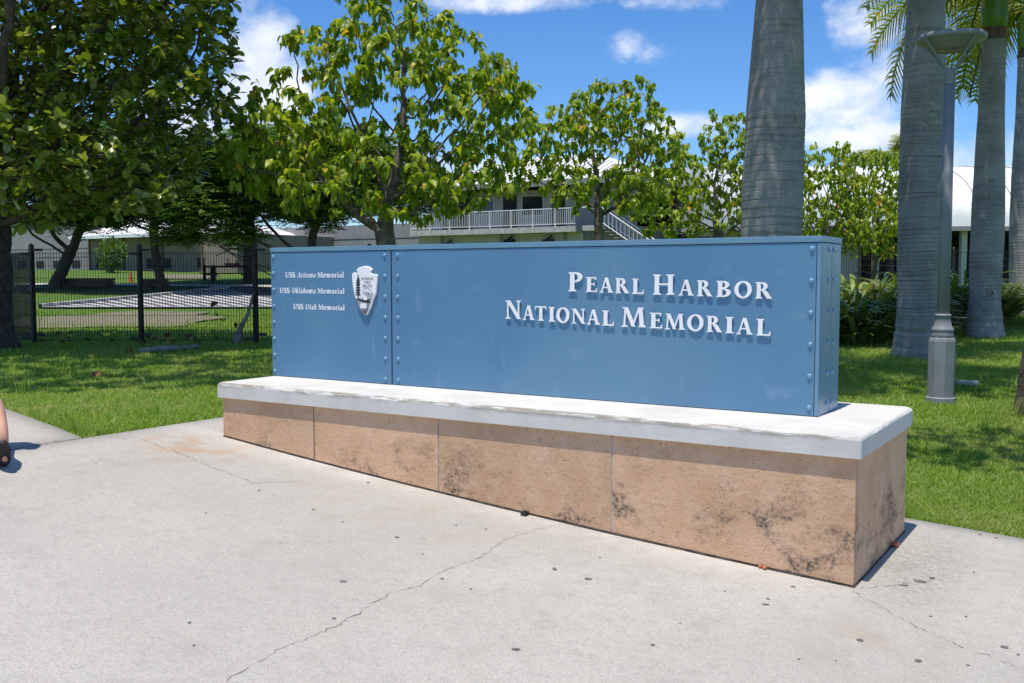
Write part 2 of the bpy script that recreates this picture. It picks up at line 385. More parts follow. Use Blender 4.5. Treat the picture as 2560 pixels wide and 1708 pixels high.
M['crownshaft'] = mat('palm_crownshaft', (.09,.20,.03), (.16,.25,.05), 2, rough=.4, stretch=(4,4,.4))
M['frond'] = leaf_mat('palm_frond', [(0,(.12,.20,.025)),(.5,(.22,.29,.04)),(1,(.52,.42,.08))], rough=.38, trans=.5)
M['drybrown'] = mat('dry_leaf_sheath', (.16,.10,.06), (.09,.06,.04), 10, rough=.9)
M['almond'] = leaf_mat('glossy_oval_leaf', [(0,(.085,.15,.016)),(.4,(.18,.26,.03)),(.88,(.36,.42,.08)),(.985,(.45,.46,.2)),(1,(.5,.32,.03))], rough=.27, trans=.36, spec=.6)
M['kou'] = leaf_mat('heart_leaf', [(0,(.10,.19,.012)),(.45,(.25,.37,.022)),(.965,(.48,.54,.06)),(.988,(.6,.42,.03)),(1,(.65,.24,.02))], rough=.42, trans=.5, spec=.45)
M['monkey'] = leaf_mat('feathery_leaflet', [(0,(.04,.10,.012)),(.6,(.085,.18,.018)),(1,(.17,.29,.03))], rough=.5, trans=.4)
M['grass'] = leaf_mat('grass_blade', [(0,(.15,.28,.03)),(.5,(.24,.40,.05)),(.85,(.36,.46,.11)),(1,(.50,.46,.24))], rough=.55, trans=.45, spec=.3, dry=(.42,.44,.17))
M['lily'] = leaf_mat('strap_leaf', [(0,(.09,.16,.025)),(.5,(.18,.26,.05)),(.85,(.28,.33,.10)),(1,(.45,.42,.22))], rough=.35, trans=.25)
M['bush'] = leaf_mat('bush_leaf', [(0,(.06,.13,.02)),(1,(.14,.24,.04))], rough=.5, trans=.4)
M['deadleaf'] = mat('dead_leaf', (.24,.09,.035), (.12,.05,.025), 30, rough=.8, coord='Generated')
M['fence'] = mat('black_powder_coat', (.012,.012,.014), (.02,.02,.022), 10, rough=.5)
M['wall_grey'] = mat('grey_siding', (.29,.28,.27), (.25,.245,.235), 1.5, rough=.85)
M['wall_tan'] = mat('tan_siding', (.26,.22,.17), (.22,.19,.15), 1.5, rough=.85)
M['wall_beige'] = mat('beige_stucco', (.56,.50,.44), (.50,.45,.40), 1.2, rough=.9)
M['roof'] = mat('white_metal_roof', (.82,.82,.80), (.78,.78,.76), 2, rough=.5)
M['trim'] = mat('white_trim', (.84,.84,.82), (.80,.80,.78), 3, rough=.6)
M['dark'] = mat('dark_opening', (.015,.015,.017), (.025,.024,.024), 3, rough=.8)
M['glass'] = mat('window_glass', (.02,.025,.03), (.03,.035,.04), 2, rough=.08, spec=.6)
M['lamp'] = mat('grey_lamp_paint', (.25,.265,.275), (.215,.23,.24), 5, rough=.45, spec=.4)
M['lens'] = mat('lamp_lens', (.30,.29,.24), (.24,.23,.19), 12, rough=.2)
M['wood'] = mat('weathered_timber', (.17,.11,.07), (.10,.07,.045), 6, rough=.85, stretch=(1,1,8))
M['log'] = mat('grey_driftwood', (.30,.27,.24), (.16,.14,.12), 8, rough=.9)
M['skin'] = mat('skin', (.62,.33,.23), (.55,.28,.19), 8, rough=.5)
M['cloth'] = mat('navy_cotton', (.03,.04,.10), (.04,.05,.12), 20, rough=.9)
M['shirt'] = mat('pale_cotton', (.55,.53,.5), (.5,.48,.45), 20, rough=.9)
M['hair'] = mat('dark_hair', (.03,.02,.015), (.05,.035,.025), 40, rough=.6)
M['rubber'] = mat('black_rubber', (.014,.012,.011), (.03,.025,.022), 20, rough=.7)
M['fruit'] = mat('orange_fruit', (.55,.20,.09), (.42,.13,.06), 25, rough=.7, bump=.002, bscale=60)
M['gum'] = mat('trodden_gum', (.10,.096,.092), (.17,.163,.155), 60, rough=.8)
M['crack'] = mat('crack_tone', (.19,.17,.145), (.36,.33,.29), 7, rough=.95)  # mottled brown-grey for the cracks and the slab joint
M['rust'] = mat('rust_stained_crack', (.36,.25,.15), (.40,.32,.24), 12, rough=.95)
M['red'] = mat('red_plastic', (.35,.03,.02), (.3,.025,.02), 10, rough=.5)
M['orange'] = mat('orange_plastic', (.6,.14,.02), (.55,.12,.02), 10, rough=.5)

# ---------------------------------------------------------------- ground, pavement, path, parking lot
def axis(lo, hi, near_lo, near_hi, step):
    a = list(np.arange(near_lo, near_hi+1e-6, step)); s = step
    while a[-1] < hi: s *= 1.25; a.append(a[-1]+s)
    s = step
    while a[0] > lo: s *= 1.25; a.insert(0, a[0]-s)
    return np.array(a)
def sheet(name, xs, ys, off, m, keep=None):
    X, Y = np.meshgrid(xs, ys); Z = gz(X, Y) + off
    V = np.stack([X, Y, Z], -1).reshape(-1, 3); nx = len(xs)
    i, j = np.meshgrid(np.arange(len(xs)-1), np.arange(len(ys)-1)); i = i.ravel(); j = j.ravel(); k = j*nx+i
    return np_mesh(name, V, np.stack([k, k+1, k+nx+1, k+nx], -1), True)
struct('ground', sheet('ground', axis(-900,900,-60,30,.75), axis(-900,900,-20,70,.75), -.035, None), M['lawn'])
PX0, PY1 = -.53, 1.70
xs = np.concatenate([[PX0], np.arange(-.25, 11.1, .25)]); ys = np.concatenate([np.arange(-11, 1.6, .25), [PY1]])  # unseen outer extent kept short so less light bounces onto the fronts
def slab(name, xs, ys, m, shear=None):
    X, Y = np.meshgrid(xs, ys)
    if shear is not None: Y = shear(X, Y)
    Z = gz(X, Y); nx, ny = len(xs), len(ys)
    V = np.concatenate([np.stack([X, Y, Z], -1).reshape(-1,3), np.stack([X, Y, Z-.12], -1).reshape(-1,3)]); n = nx*ny
    fs = []
    for j in range(ny-1):
        for i in range(nx-1): k = j*nx+i; fs.append((k, k+1, k+nx+1, k+nx))
    for i in range(nx-1):
        for j in (0, ny-1): k = j*nx+i; fs.append((k, k+1, k+1+n, k+n))
    for j in range(ny-1):
        for i in (0, nx-1): k = j*nx+i; fs.append((k, k+nx, k+nx+n, k+n))
    return struct(name, np_mesh(name, V, np.array(fs), False), m)
pav = slab('pavement', xs, ys, M['concrete'])
path = slab('path', np.concatenate([[-60,-30,-18], np.arange(-12, PX0-.1, .5), [PX0-.012]]), np.linspace(0, 1, 17), M['concrete'],
     shear=lambda X, Y: -4.6 + Y*((-.848 - .2956*(X+.551)) + 4.6) - .2956*(X+.551)*(1-Y))
def on_hard(x, y):
    return ((x > PX0-.02) & (y < PY1)) | ((x <= PX0) & (y < -.848 - .2956*(x+.551)))

# cracks and trodden gum in the pavement
def ribbon(name, pix, w, m, off=.003, jit=.012, parent=pav, n=7):
    pts = [pg(*q)[:2] for q in pix]; r = random.Random(hash(pix[0]) % 999); P2 = []
    for a, b in zip(pts[:-1], pts[1:]):
        k = max(2, int(np.linalg.norm(b-a)/.022))
        for i in range(k): P2.append(a + (b-a)*i/k + np.array([r.gauss(0, jit*.6), r.gauss(0, jit*.6)]))
    P2.append(pts[-1]); V = []; fs = []
    for i, p in enumerate(P2):
        d = P2[min(i+1, len(P2)-1)] - P2[max(i-1, 0)]; d /= np.linalg.norm(d)+1e-9; nrm = np.array([-d[1], d[0]]); ww = w*max(.12, r.gauss(.65, .45))
        for s in (-1, 1): q = p + nrm*ww*s*.5; V.append((q[0], q[1], gzf(*q)+off))
        if i: k = 2*i; fs.append((k-2, k-1, k+1, k))
    mb = MB(); mb.v = V; mb.f = fs; return mb.obj(name, m, parent)
ribbon('crack', ((560,1708),(700,1625),(850,1565),(975,1485),(1040,1470),(1100,1432),(1200,1395),(1230,1375),(1262,1352),(1320,1330),(1400,1312)), .0038, M['crack'])
ribbon('crack', ((2134,1478),(2200,1520),(2290,1570),(2400,1620),(2470,1640),(2560,1680)), .0035, M['crack'])
ribbon('crack', ((2130,1472),(2060,1471),(2000,1470)), .004, M['crack'])
ribbon('crack', ((2140,1474),(2225,1468),(2330,1455)), .005, M['crack'])
ribbon('crack', ((420,1120),(520,1165),(560,1180),(640,1210),(760,1205)), .006, M['rust'])
ribbon('crack', ((330,1090),(420,1125)), .006, M['rust'])
ribbon('joint', ((203,1096),(120,1107),(0,1123)), .014, M['crack'], jit=.004)
def blob(px, py, rx, ry, seed, name='gum_spot'):
    c = pg(px, py); r = random.Random(seed); n = 14; V = [(c[0], c[1], c[2]+.005)]
    kx = [1+.45*(r.random()-.5) for _ in range(n)]
    D = (c[:2]-CAM[:2]) @ fw; sx = rx/F*D*.68; sy = sx*ry/rx*2.6
    for k in range(n):
        t = 2*math.pi*k/n; a = sx*math.cos(t)*kx[k]; b = sy*math.sin(t)*kx[k]
        q = c[:2] + rt*a + fw*b; V.append((q[0], q[1], gzf(*q)+.0032))
    mb = MB(); mb.v = V; mb.f = [(0, 1+k, 1+(k+1) % n) for k in range(n)]; return mb.obj(name, M['gum'], pav, True)
for i, (a, b, c, d) in enumerate([(857,1457,12,4),(1387,1427,9,4),(1470,1450,13,5),(1385,1422,5,2),(2151,1605,13,6),(2296,1655,14,5),(2511,1619,14,5),(2326,1543,7,2),
        (2415,1545,6,2),(1983,1470,9,3),(1920,1500,7,3),(1914,1513,14,3),(783,1276,5,2),(648,1228,5,2),(858,1306,4,2),(993,1346,8,3),(1057,1387,4,2),(1177,1475,5,2),(835,1548,8,3),
        (1105,1448,7,3),(1290,1626,15,4),(1997,1651,6,1.5),(2090,1656,4,1.5),(2450,1337,7,2),(2490,1346,6,2),(2260,1465,18,3),(2300,1456,22,6),(2330,1448,10,4),(2435,1432,5,2),
        (2420,1666,7,2),(474,1558,7,3),(485,1617,5,3),(1632,1617,9,3),(920,1208,6,2),(1812,1482,4,1.5),(1500,1395,4,1.5),(515,1284,4,1.5),(1140,1314,5,1.5),(1215,1325,5,1.5),
        (240,1160,5,1),(1060,1350,4,1),(2545,1640,6,2),(1030,1200,6,2),(700,1360,3,1.2),(1700,1560,4,1.5),(1780,1390,3,1)]):
    blob(a, b, c, d, i)

# parking lot with painted hatching behind the fence
def gp(S, D, off): p = W(S, D); return (p[0], p[1], p[2]+off)
def quadstrip(name, A, B, off, m, parent=None, n=12, k=4, **kw):
    """sheet between two (S,D) lines, draped on the ground"""
    V = []; fs = []
    for i in range(n+1):
        for j in range(k+1):
            t = i/n; a = np.array(A[0])+(np.array(A[1])-A[0])*t; b = np.array(B[0])+(np.array(B[1])-B[0])*t; q = a+(b-a)*j/k; V.append(gp(q[0], q[1], off))
    for i in range(n):
        for j in range(k): q = i*(k+1)+j; fs.append((q, q+1, q+k+2, q+k+1))
    mb = MB(); mb.v = V; mb.f = fs; return mb.obj(name, m, parent, True, **kw)
def sd(px, D): return ((px-1280)/F*D, D)
KA = sd(105, 31.8); KB = sd(575, 45.5)                      # kerb: near tip to far end
def lerp(a, b, t): return (a[0]+(b[0]-a[0])*t, a[1]+(b[1]-a[1])*t)
lot = quadstrip('parking_lot', (KA, sd(1350, 32)), (KB, sd(1350, 52)), .02, M['asphalt'], n=24, k=12); lot['kind'] = 'structure'
NB = sd(700, 31.2)
for i in range(17):
    t = .05+.055*i
    a = lerp(KA, KB, t); b = lerp(KA, sd(760, 32.2), min(1, t*1.02+.09)); w = .14
    quadstrip('painted_stripe', (a, b), ((a[0]+.10, a[1]+w+.1), (b[0]+.10, b[1]+w)), .032, M['paint'], lot, n=6, k=1)
quadstrip('painted_stripe', (KA, sd(760, 32.2)), ((KA[0], KA[1]+.15), (sd(760, 32.2)[0], 32.36)), .034, M['paint'], lot, n=10, k=1)
kb = MB(); nK = 14
for i in range(nK):
    a = lerp(KA, KB, i/nK); b = lerp(KA, KB, (i+1)/nK)
    for q0, q1 in ((a, b),):
        w = .2; V = []
        for q in (q0, q1):
            for dS, dz in ((0, -.1), (0, .13), (-w, .13), (-w, -.1)): p = gp(q[0]+dS, q[1]+abs(dS), 0); V.append((p[0], p[1], p[2]+dz))
        kb.add(V, [(0,1,5,4),(1,2,6,5),(2,3,7,6)])
k_ = kb.obj('kerb', M['kerb']); k_['kind'] = 'structure'
def patch(name, px0, D0_, rS, rD, m, seed, off=.012, n=40):
    r = random.Random(seed); c = sd(px0, D0_); V = [gp(c[0], c[1], off)]; ks = [1+.12*math.sin(3*k*2*math.pi/n+seed)+.10*math.sin(7*k*2*math.pi/n)+r.uniform(-.07, .07) for k in range(n)]
    for f_ in (.5, 1.):
        for k in range(n): t = 2*math.pi*k/n; V.append(gp(c[0]+rS*math.cos(t)*ks[k]*f_, c[1]+rD*math.sin(t)*ks[k]*f_, off))
    mb = MB(); mb.v = V; mb.f = [(0, 1+k, 1+(k+1) % n) for k in range(n)]+[(1+k, 1+n+k, 1+n+(k+1) % n, 1+(k+1) % n) for k in range(n)]; o = mb.obj(name, m, None, True); o['kind'] = 'structure'; return o
patch('dry_ground', 290, 26.0, 2.7, 3.6, M['drypatch'], 3)
quadstrip('far_path', (sd(40, 49), sd(900, 46)), (sd(40, 51), sd(900, 48)), .015, M['kerb'], k=2)['kind'] = 'structure'
quadstrip('bare_ground', (sd(420, 56), sd(520, 56)), (sd(400, 63), sd(560, 63)), .015, M['drypatch'], k=2)['kind'] = 'structure'
# ---------------------------------------------------------------- stone plinth
HB, CT, WB = .6845, .114, 1.3492; TOP = HB+CT
def gbase(x): return gzf(x, 0.)
plinth = thing('stone_plinth', 'tan stone plinth with thick white cap under the blue sign', 'plinth', (L/2, WB/2, gbase(L/2)))
mb = MB(); mb.box(.025, .022, -.3, L-.025, WB-.022, HB-.002); mb.obj('core', M['seal'], plinth)
seams = [0, .9621, 2.0917, 3.3778, L]
def slabpanel(x0, x1, lab=None):
    n = 8; V = []; fs = []
    for i in range(n+1):
        x = x0+(x1-x0)*i/n; zb = gbase(x)+.010
        V += [(x, 0, zb), (x, 0, HB-.003), (x, .028, HB-.003), (x, .028, zb)]
    for i in range(n):
        k = 4*i; fs += [(k, k+4, k+5, k+1), (k+1, k+5, k+6, k+2), (k+3, k+2, k+6, k+7), (k, k+3, k+7, k+4)]
    fs += [(0, 1, 2, 3), (4*n, 4*n+3, 4*n+2, 4*n+1)]
    m_ = MB(); m_.v = V; m_.f = fs; o = m_.obj('stone_panel', M['stone'], plinth)
    bv = o.modifiers.new('b', 'BEVEL'); bv.width = .003; bv.segments = 1; bv.limit_method = 'ANGLE'; return o
for i in range(4): slabpanel(seams[i]+(.004 if i else 0), seams[i+1]-(.004 if i < 3 else 0))
for i in (1, 2, 3):
    mb = MB(); w = .0055 if i == 3 else .004; mb.box(seams[i]-w+.0006, .0022 if i == 3 else .005, gbase(seams[i])+.01, seams[i]+w-.0006, .021, HB-.004)
    mb.obj('joint_filler', M['caulk'] if i > 1 else M['seal'], plinth)
for x0, x1 in ((L-.028, L), (0, .028)):
    mb = MB(); V = [(x0, .0286, gbase(x0)+.01), (x1, .0286, gbase(x0)+.01), (x1, WB-.0286, gbase(x0)-.02), (x0, WB-.0286, gbase(x0)-.02)]
    mb.add(V+[(x, y, HB-.003) for x, y, z in V], [(0,3,2,1),(4,5,6,7),(0,1,5,4),(1,2,6,5),(2,3,7,6),(3,0,4,7)])
    mb.obj('end_panel', M['stone'], plinth)
mb = MB(); mb.box(0, WB-.028, -.1, L, WB, HB-.003); mb.obj('back_panel', M['stone'], plinth)
mb = MB(); V = []; fs = []                                    # black sealant along the foot
for i in range(25):
    x = L*i/24; z = gbase(x); jit = random.uniform(-.002, .004)
    V += [(x, -.006-jit, z-.02), (x, -.005-jit, z+.007+jit), (x, .02, z+.008+jit)]
    if i: k = 3*i; fs += [(k-3, k, k+1, k-2), (k-2, k+1, k+2, k-1)]
mb.v = V; mb.f = fs; mb.box(L, 0, gbase(L)-.03, L+.008, WB, gbase(L)+.006); mb.obj('sealant_bead', M['seal'], plinth)
def rounded_slab(x0, y0, z0, x1, y1, z1, r, step=.05, wob=.0025):
    """cast slab with a hand-rounded, slightly wavy arris"""
    prof = [(0, 0), (0, z1-z0-r*.9), (r*.12, z1-z0-r*.45), (r*.4, z1-z0-r*.14), (r, z1-z0)]
    def ring(ins, z):
        pts = []; rc = .028; a0, a1, b0, b1 = x0+ins, x1-ins, y0+ins, y1-ins; rc = max(.004, rc-ins*.5)
        def edge(p, q):
            n = max(2, int(math.dist(p, q)/step))
            return [(p[0]+(q[0]-p[0])*i/n, p[1]+(q[1]-p[1])*i/n) for i in range(n)]
        pts += edge((a0+rc, b0), (a1-rc*.2, b0)) + edge((a1-rc*.2, b0), (a1, b0+rc*.2)) + edge((a1, b0+rc*.2), (a1, b1-rc)) + edge((a1, b1-rc), (a1-rc, b1)) + edge((a1-rc, b1), (a0+rc, b1)) + edge((a0+rc, b1), (a0, b1-rc)) + edge((a0, b1-rc), (a0, b0+rc)) + edge((a0, b0+rc), (a0+rc, b0))
        return pts, z
    base, _ = ring(0, 0); n = len(base); V = []; cx, cy = (x0+x1)/2, (y0+y1)/2
    r_ = np.random.default_rng(3); k1 = np.convolve(r_.normal(0, 1, n+8), np.ones(5)/5, 'same')[4:4+n]; k2 = np.convolve(r_.normal(0, 1, n+8), np.ones(9)/9, 'same')[4:4+n]
    for li, (ins, z) in enumerate(prof):
        for i, (x, y) in enumerate(base):
            dx = 1 if x < x0+.2 else (-1 if x > x1-.2 else 0); dy = 1 if y < y0+.2 else (-1 if y > y1-.2 else 0)
            w = wob*(k1[i]*1.5+k2[i]) if li >= 2 else wob*.5*k2[i]
            V.append((x+dx*(ins+abs(w)*(li > 1)), y+dy*(ins+abs(w)*(li > 1))+(.5*w if li < 2 else 0), z0+z+(-abs(w)*.8 if li in (2, 3) else 0)))
    m = len(prof); fs = []
    for l in range(m-1):
        for i in range(n): fs.append((l*n+i, l*n+(i+1) % n, (l+1)*n+(i+1) % n, (l+1)*n+i))
    fs.append(tuple((m-1)*n+i for i in range(n))); fs.append(tuple(range(n))[::-1])
    q = MB(); q.v = V; q.f = fs; return q
o = rounded_slab(-.05, -.031, HB, L+.031, WB+.031, TOP, .022).obj('cap_slab', M['cap'], plinth, False)

# ---------------------------------------------------------------- blue sign board
S0, S1, D0, DD, HT = -.0500, 4.4287, .5763, .4572, 1.858; XD = 1.2254
sign = thing('sign_board', 'long blue riveted metal sign reading Pearl Harbor National Memorial on the plinth', 'sign', (S1/2, D0+DD/2, TOP))
mb = MB(); mb.box(S0+.006, D0+.008, TOP, S1-.006, D0+DD-.008, HT-.012); mb.obj('inner_box', M['gap'], sign)
ZB, ZT = TOP+.004, HT-.040
def panel(name, x0, y0, z0, x1, y1, z1, m, bev=.002):
    mb = MB(); mb.box(x0, y0, z0, x1, y1, z1); o = mb.obj(name, m, sign)
    b = o.modifiers.new('b', 'BEVEL'); b.width = bev; b.segments = 2; return o
panel('front_panel', S0, D0, ZB, XD-.006, D0+.02, ZT, M['blue'])
panel('front_panel', XD+.006, D0, ZB, S1-.026, D0+.02, ZT, M['blue'])
panel('corner_trim', S1-.022, D0-.001, ZB, S1, D0+.0265, ZT, M['bluetrim'])
YM = D0+.245
panel('end_panel', S1-.02, D0+.029, ZB, S1, YM-.004, ZT, M['blue'])
panel('end_panel', S1-.02, YM+.004, ZB, S1, D0+DD, ZT, M['blue'])
panel('end_panel', S0, D0+.022, ZB, S0+.02, D0+DD, ZT, M['blue'])
panel('back_panel', S0+.022, D0+DD-.02, ZB, S1-.022, D0+DD, ZT, M['blue'])
panel('lid', S0-.003, D0-.005, HT-.036, S1+.004, D0+DD+.004, HT, M['bluetrim'], .003)
# rivets
def rivet_mesh():
    mb = MB(); R0 = .0165
    prof = [(R0, 0), (R0*.97, .003), (R0*.8, .0075), (R0*.5, .0105), (R0*.18, .012)]
    n = 12; V = []; fs = []
    for r, z in prof:
        for k in range(n): t = 2*math.pi*k/n; V.append((r*math.cos(t), -z, r*math.sin(t)))
    for i in range(len(prof)-1):
        for k in range(n): fs.append((i*n+k, i*n+(k+1) % n, (i+1)*n+(k+1) % n, (i+1)*n+k))
    fs.append(tuple((len(prof)-1)*n+k for k in range(n)))
    mb.v = V; mb.f = fs; return mb.mesh('rivet', True)
RM = rivet_mesh()
def rivet(x, y, z, end=False):
    o = obj('rivet', RM, M['rivet'], sign); o.location = (x, y, z)
    if end: o.rotation_euler = (0, 0, math.pi/2)
zt, zb_ = HT-.075, TOP+.052
for i in range(8): rivet(S0+.028, D0, zt+(zb_-.01-zt)*i/7)
for i in range(7):
    for dx in (-.062, .062): rivet(XD+dx, D0, zt+(zb_-.01-zt)*i/6)
for i in range(6):
    rivet(S1-.052, D0, zt+(zb_-zt)*i/5)
    for dy in (-.062, .056): rivet(S1, YM+dy, zt+(zb_+.01-zt)*i/5, True)

# lettering: a small serif alphabet drawn with strokes (cap height 1)
SW, TW, SH = .195, .085, .06
def rect(x0, y0, x1, y1): return ([(x0, y0), (x0, y1)], [(x1, y0), (x1, y1)], False)
def quad(a, b, c, d): return ([a, b], [d, c], False)                       # a,b left edge; d,c right edge
def diag(xa, ya, xb, yb, w): return ([(xa, ya), (xb, yb)], [(xa+w, ya), (xb+w, yb)], False)
def serif(x0, x1, y, up=1, o=.075): return ([(x0-o, y), (x0-o*.85, y+SH*.8*up), (x0, y+SH*1.5*up)], [(x1+o, y), (x1+o*.85, y+SH*.8*up), (x1, y+SH*1.5*up)], False)
def stem(x, w=SW, top=1., st=True, sb=True, o=.075):
    r = [rect(x, 0, x+w, top)]
    if sb: r.append(serif(x, x+w, 0, 1, o))
    if st: r.append(serif(x, x+w, top, -1, o))
    return r
def arc(cx, cy, rx, ry, wx, wy, a0, a1, n=16, closed=False):
    A, B = [], []
    for i in range(n+(0 if closed else 1)):
        t = R(a0+(a1-a0)*i/n); A.append((cx+rx*math.cos(t), cy+ry*math.sin(t))); B.append((cx+(rx-wx)*math.cos(t), cy+(ry-wy)*math.sin(t)))
    return (A, B, closed)
def stroke(pts, ws):
    A, B = [], []
    for i, p in enumerate(pts):
        a = pts[max(i-1, 0)]; b = pts[min(i+1, len(pts)-1)]; dx, dy = b[0]-a[0], b[1]-a[1]; l = math.hypot(dx, dy) or 1
        w = ws[i]/2 if hasattr(ws, '__len__') else ws/2
        A.append((p[0]-dy/l*w, p[1]+dx/l*w)); B.append((p[0]+dy/l*w, p[1]-dx/l*w))
    return (A, B, False)
def s_curve(w, h, tk):
    pts = []
    for i in range(19):
        t = i/18
        a = R(40+t*2*230) if t <= .5 else 0
        if t <= .5: th = R(35+(t/.5)*235); pts.append((w*.5+w*.36*math.cos(th), h*.74+h*.22*math.sin(th)))
        else: th = R(90-((t-.5)/.5)*235); pts.append((w*.5+w*.40*math.cos(th), h*.27+h*.23*math.sin(th)))
    ws = [tk*(.55+.75*math.sin(math.pi*(.15+.7*i/18))) for i in range(19)]
    return stroke(pts, ws)
def glyph(c):
    s = SW; t = TW
    if c == 'I': return stem(.09), .36
    if c == 'L': return stem(.09)+[rect(.09, 0, .58, t*1.05), quad((.52, 0), (.60, .27), (.63, .27), (.62, 0))], .66
    if c == 'E': return stem(.09)+[rect(.09, 0, .56, t), rect(.09, 1-t, .54, 1), rect(.2, .48, .46, .48+t), quad((.50, 0), (.575, .24), (.61, .24), (.60, 0)), quad((.50, .79), (.50, 1), (.56, 1), (.55, .79)), rect(.43, .40, .475, .64)], .65
    if c == 'H': return stem(.09)+stem(.66)+[rect(.2, .475, .72, .475+t)], .93
    if c == 'T': return stem(.29, st=False)+[rect(.03, 1-t, .73, 1), quad((.0, .76), (.03, 1), (.09, 1), (.05, .76)), quad((.70, .76), (.67, 1), (.73, 1), (.75, .76))], .76
    if c == 'N': return [rect(.11, .0, .11+t, 1), serif(.11, .11+t, 0, 1, .1), rect(.74, 0, .74+t, 1), serif(.74, .74+t, 1, -1, .1), diag(.70, 0, .07, 1, s*.85+.03), rect(-.0, 1-SH, .12, 1)], .93
    if c == 'M': return [diag(.10, 0, .15, 1, t), serif(.10, .10+t, 0, 1, .1), diag(.50, .02, .13, 1, s*.9), diag(.50, .02, .82, 1, t), diag(.90, 0, .82, 1, s), serif(.90, .90+s, 0, 1), rect(.05, 1-SH, .2, 1), rect(.84, 1-SH, 1.08, 1)], 1.16
    if c == 'A': return [diag(.09, 0, .37, 1, t), diag(.62, 0, .345, 1, s*1.0), rect(.22, .30, .64, .30+t), serif(.09, .09+t, 0, 1, .09), serif(.62, .62+s, 0, 1, .07)], .88
    if c == 'O': return [arc(.44, .5, .43, .53, s*1.05, t*1.1, 0, 360, 32, True)], .88
    if c == 'P': return stem(.09)+[arc(.30, .735, .335, .265, s, t, 92, -92, 16), rect(.2, 1-t, .31, 1), rect(.2, .47, .31, .47+t)], .68
    if c == 'R': return stem(.09)+[arc(.30, .74, .32, .26, s, t, 92, -92, 16), rect(.2, 1-t, .31, 1), rect(.2, .48, .31, .48+t), diag(.60, 0, .33, .5, s*1.15), quad((.62, 0), (.6, SH), (.83, SH*.6), (.84, 0))], .84
    if c == 'B': return stem(.09)+[arc(.30, .755, .29, .245, s*.9, t, 92, -92, 14), arc(.30, .275, .36, .275, s, t, 92, -92, 16), rect(.2, 1-t, .31, 1), rect(.2, .48, .31, .48+t), rect(.2, 0, .31, t)], .72
    if c == 'U': return [rect(.09, .3, .09+s, 1), serif(.09, .09+s, 1, -1, .08), rect(.62, .3, .62+t, 1), serif(.62, .62+t, 1, -1, .09), arc(.39, .32, .305, .34, s*.8, t*1.2, 180, 360, 14)], .82
    if c == 'S': return [s_curve(.60, 1., .17), rect(.49, .72, .53, .96), rect(.06, .04, .10, .29)], .62
    if c == 'K': return stem(.09)+[diag(.24, .45, .58, 1, t*1.3), diag(.58, 0, .30, .58, s)], .84
    if c == 'V': return [diag(.36, 0, .06, 1, s), diag(.40, 0, .66, 1, t)], .82
    if c == 'C': return [arc(.44, .5, .42, .53, s*1.05, t*1.1, 48, 312, 22)], .76
    x = .69                                                          # lower case
    if c == 'i': return [rect(.07, 0, .07+s, x), rect(.0, 0, .31, SH), rect(.01, x-SH, .1, x), arc(.155, .90, .095, .095, .09, .09, 0, 360, 10, True)], .34
    if c == 'l': return [rect(.07, 0, .07+s, 1.06), rect(.0, 0, .31, SH), rect(.0, 1.06-SH, .1, 1.06)], .34
    if c == 'r': return [rect(.07, 0, .07+s, x), rect(.0, 0, .33, SH), rect(0, x-SH, .1, x), stroke([(.2, .42), (.30, .60), (.44, .62)], [.06, .11, .15])], .48
    if c == 'n' or c == 'h':
        r = [rect(.07, 0, .07+s, x if c == 'n' else 1.06), rect(.0, 0, .31, SH), rect(0, (x if c == 'n' else 1.06)-SH, .1, (x if c == 'n' else 1.06)), arc(.34, .42, .235, .28, s, .10, 165, 0, 12), rect(.40, 0, .575, .43), rect(.34, 0, .64, SH)]
        return r, .67
    if c == 'm':
        r = [rect(.07, 0, .07+s, x), rect(.0, 0, .31, SH), rect(0, x-SH, .1, x)]
        for k in (0, .34): r += [arc(.32+k, .42, .215, .28, s, .10, 165, 0, 12), rect(.36+k, 0, .535+k, .43), rect(.31+k, 0, .59+k, SH)]
        return r, .98
    if c == 'o': return [arc(.30, x/2, .30, x/2+.02, s, .075, 0, 360, 22, True)], .62
    if c == 'e': return [arc(.29, x/2, .29, x/2+.02, s, .085, 0, 310, 20), rect(.13, .33, .54, .40)], .60
    if c == 'a': return [arc(.24, .2, .22, .21, .14, .07, 0, 360, 16, True), rect(.33, .03, .33+s*.95, .5), arc(.27, .46, .225, .245, .16, .08, 0, 150, 10), rect(.42, 0, .58, SH*1.2)], .60
    if c == 't': return [rect(.12, .08, .12+s, .92), rect(0, x-.08, .42, x), arc(.29, .14, .17, .155, .14, .08, 180, 320, 8)], .44
    if c == 'u': return [rect(.07, .18, .07+s, x), arc(.29, .2, .22, .22, s, .09, 180, 340, 10), rect(.40, 0, .40+s, x), rect(0, x-SH, .1, x), rect(.33, x-SH, .42, x), rect(.5, 0, .64, SH)], .66
    if c == 'z': return [rect(.03, x-.085, .50, x), rect(.03, 0, .52, .085), diag(.03, .03, .34, x-.03, s)], .56
    if c == 'k': return [rect(.07, 0, .07+s, 1.06), rect(.0, 0, .31, SH), rect(0, 1.06-SH, .1, 1.06), diag(.20, .28, .44, x, .10), diag(.44, 0, .24, .42, s), rect(.38, 0, .66, SH)], .64
    return [], .30
def emit(mb, strips, fmap, y_front, y_back):
    """strokes as raised pieces; each front lies a hair off the last so that none share a plane"""
    for j, (A, B, closed) in enumerate(strips):
        yf = y_front - .00012*j; n = len(A); V = []
        for y in (yf, y_back):
            for pt in A+B: X, Z = fmap(*pt); V.append((X, y, Z))
        fs = []; m = n if closed else n-1
        for i in range(m):
            k = (i+1) % n; fs += [(i, k, n+k, n+i), (i, k, 2*n+k, 2*n+i), (n+i, n+k, 3*n+k, 3*n+i)]
        if not closed: fs += [(0, n, 3*n, 2*n), (n-1, 2*n-1, 4*n-1, 3*n-1)]
        mb.add(V, fs)
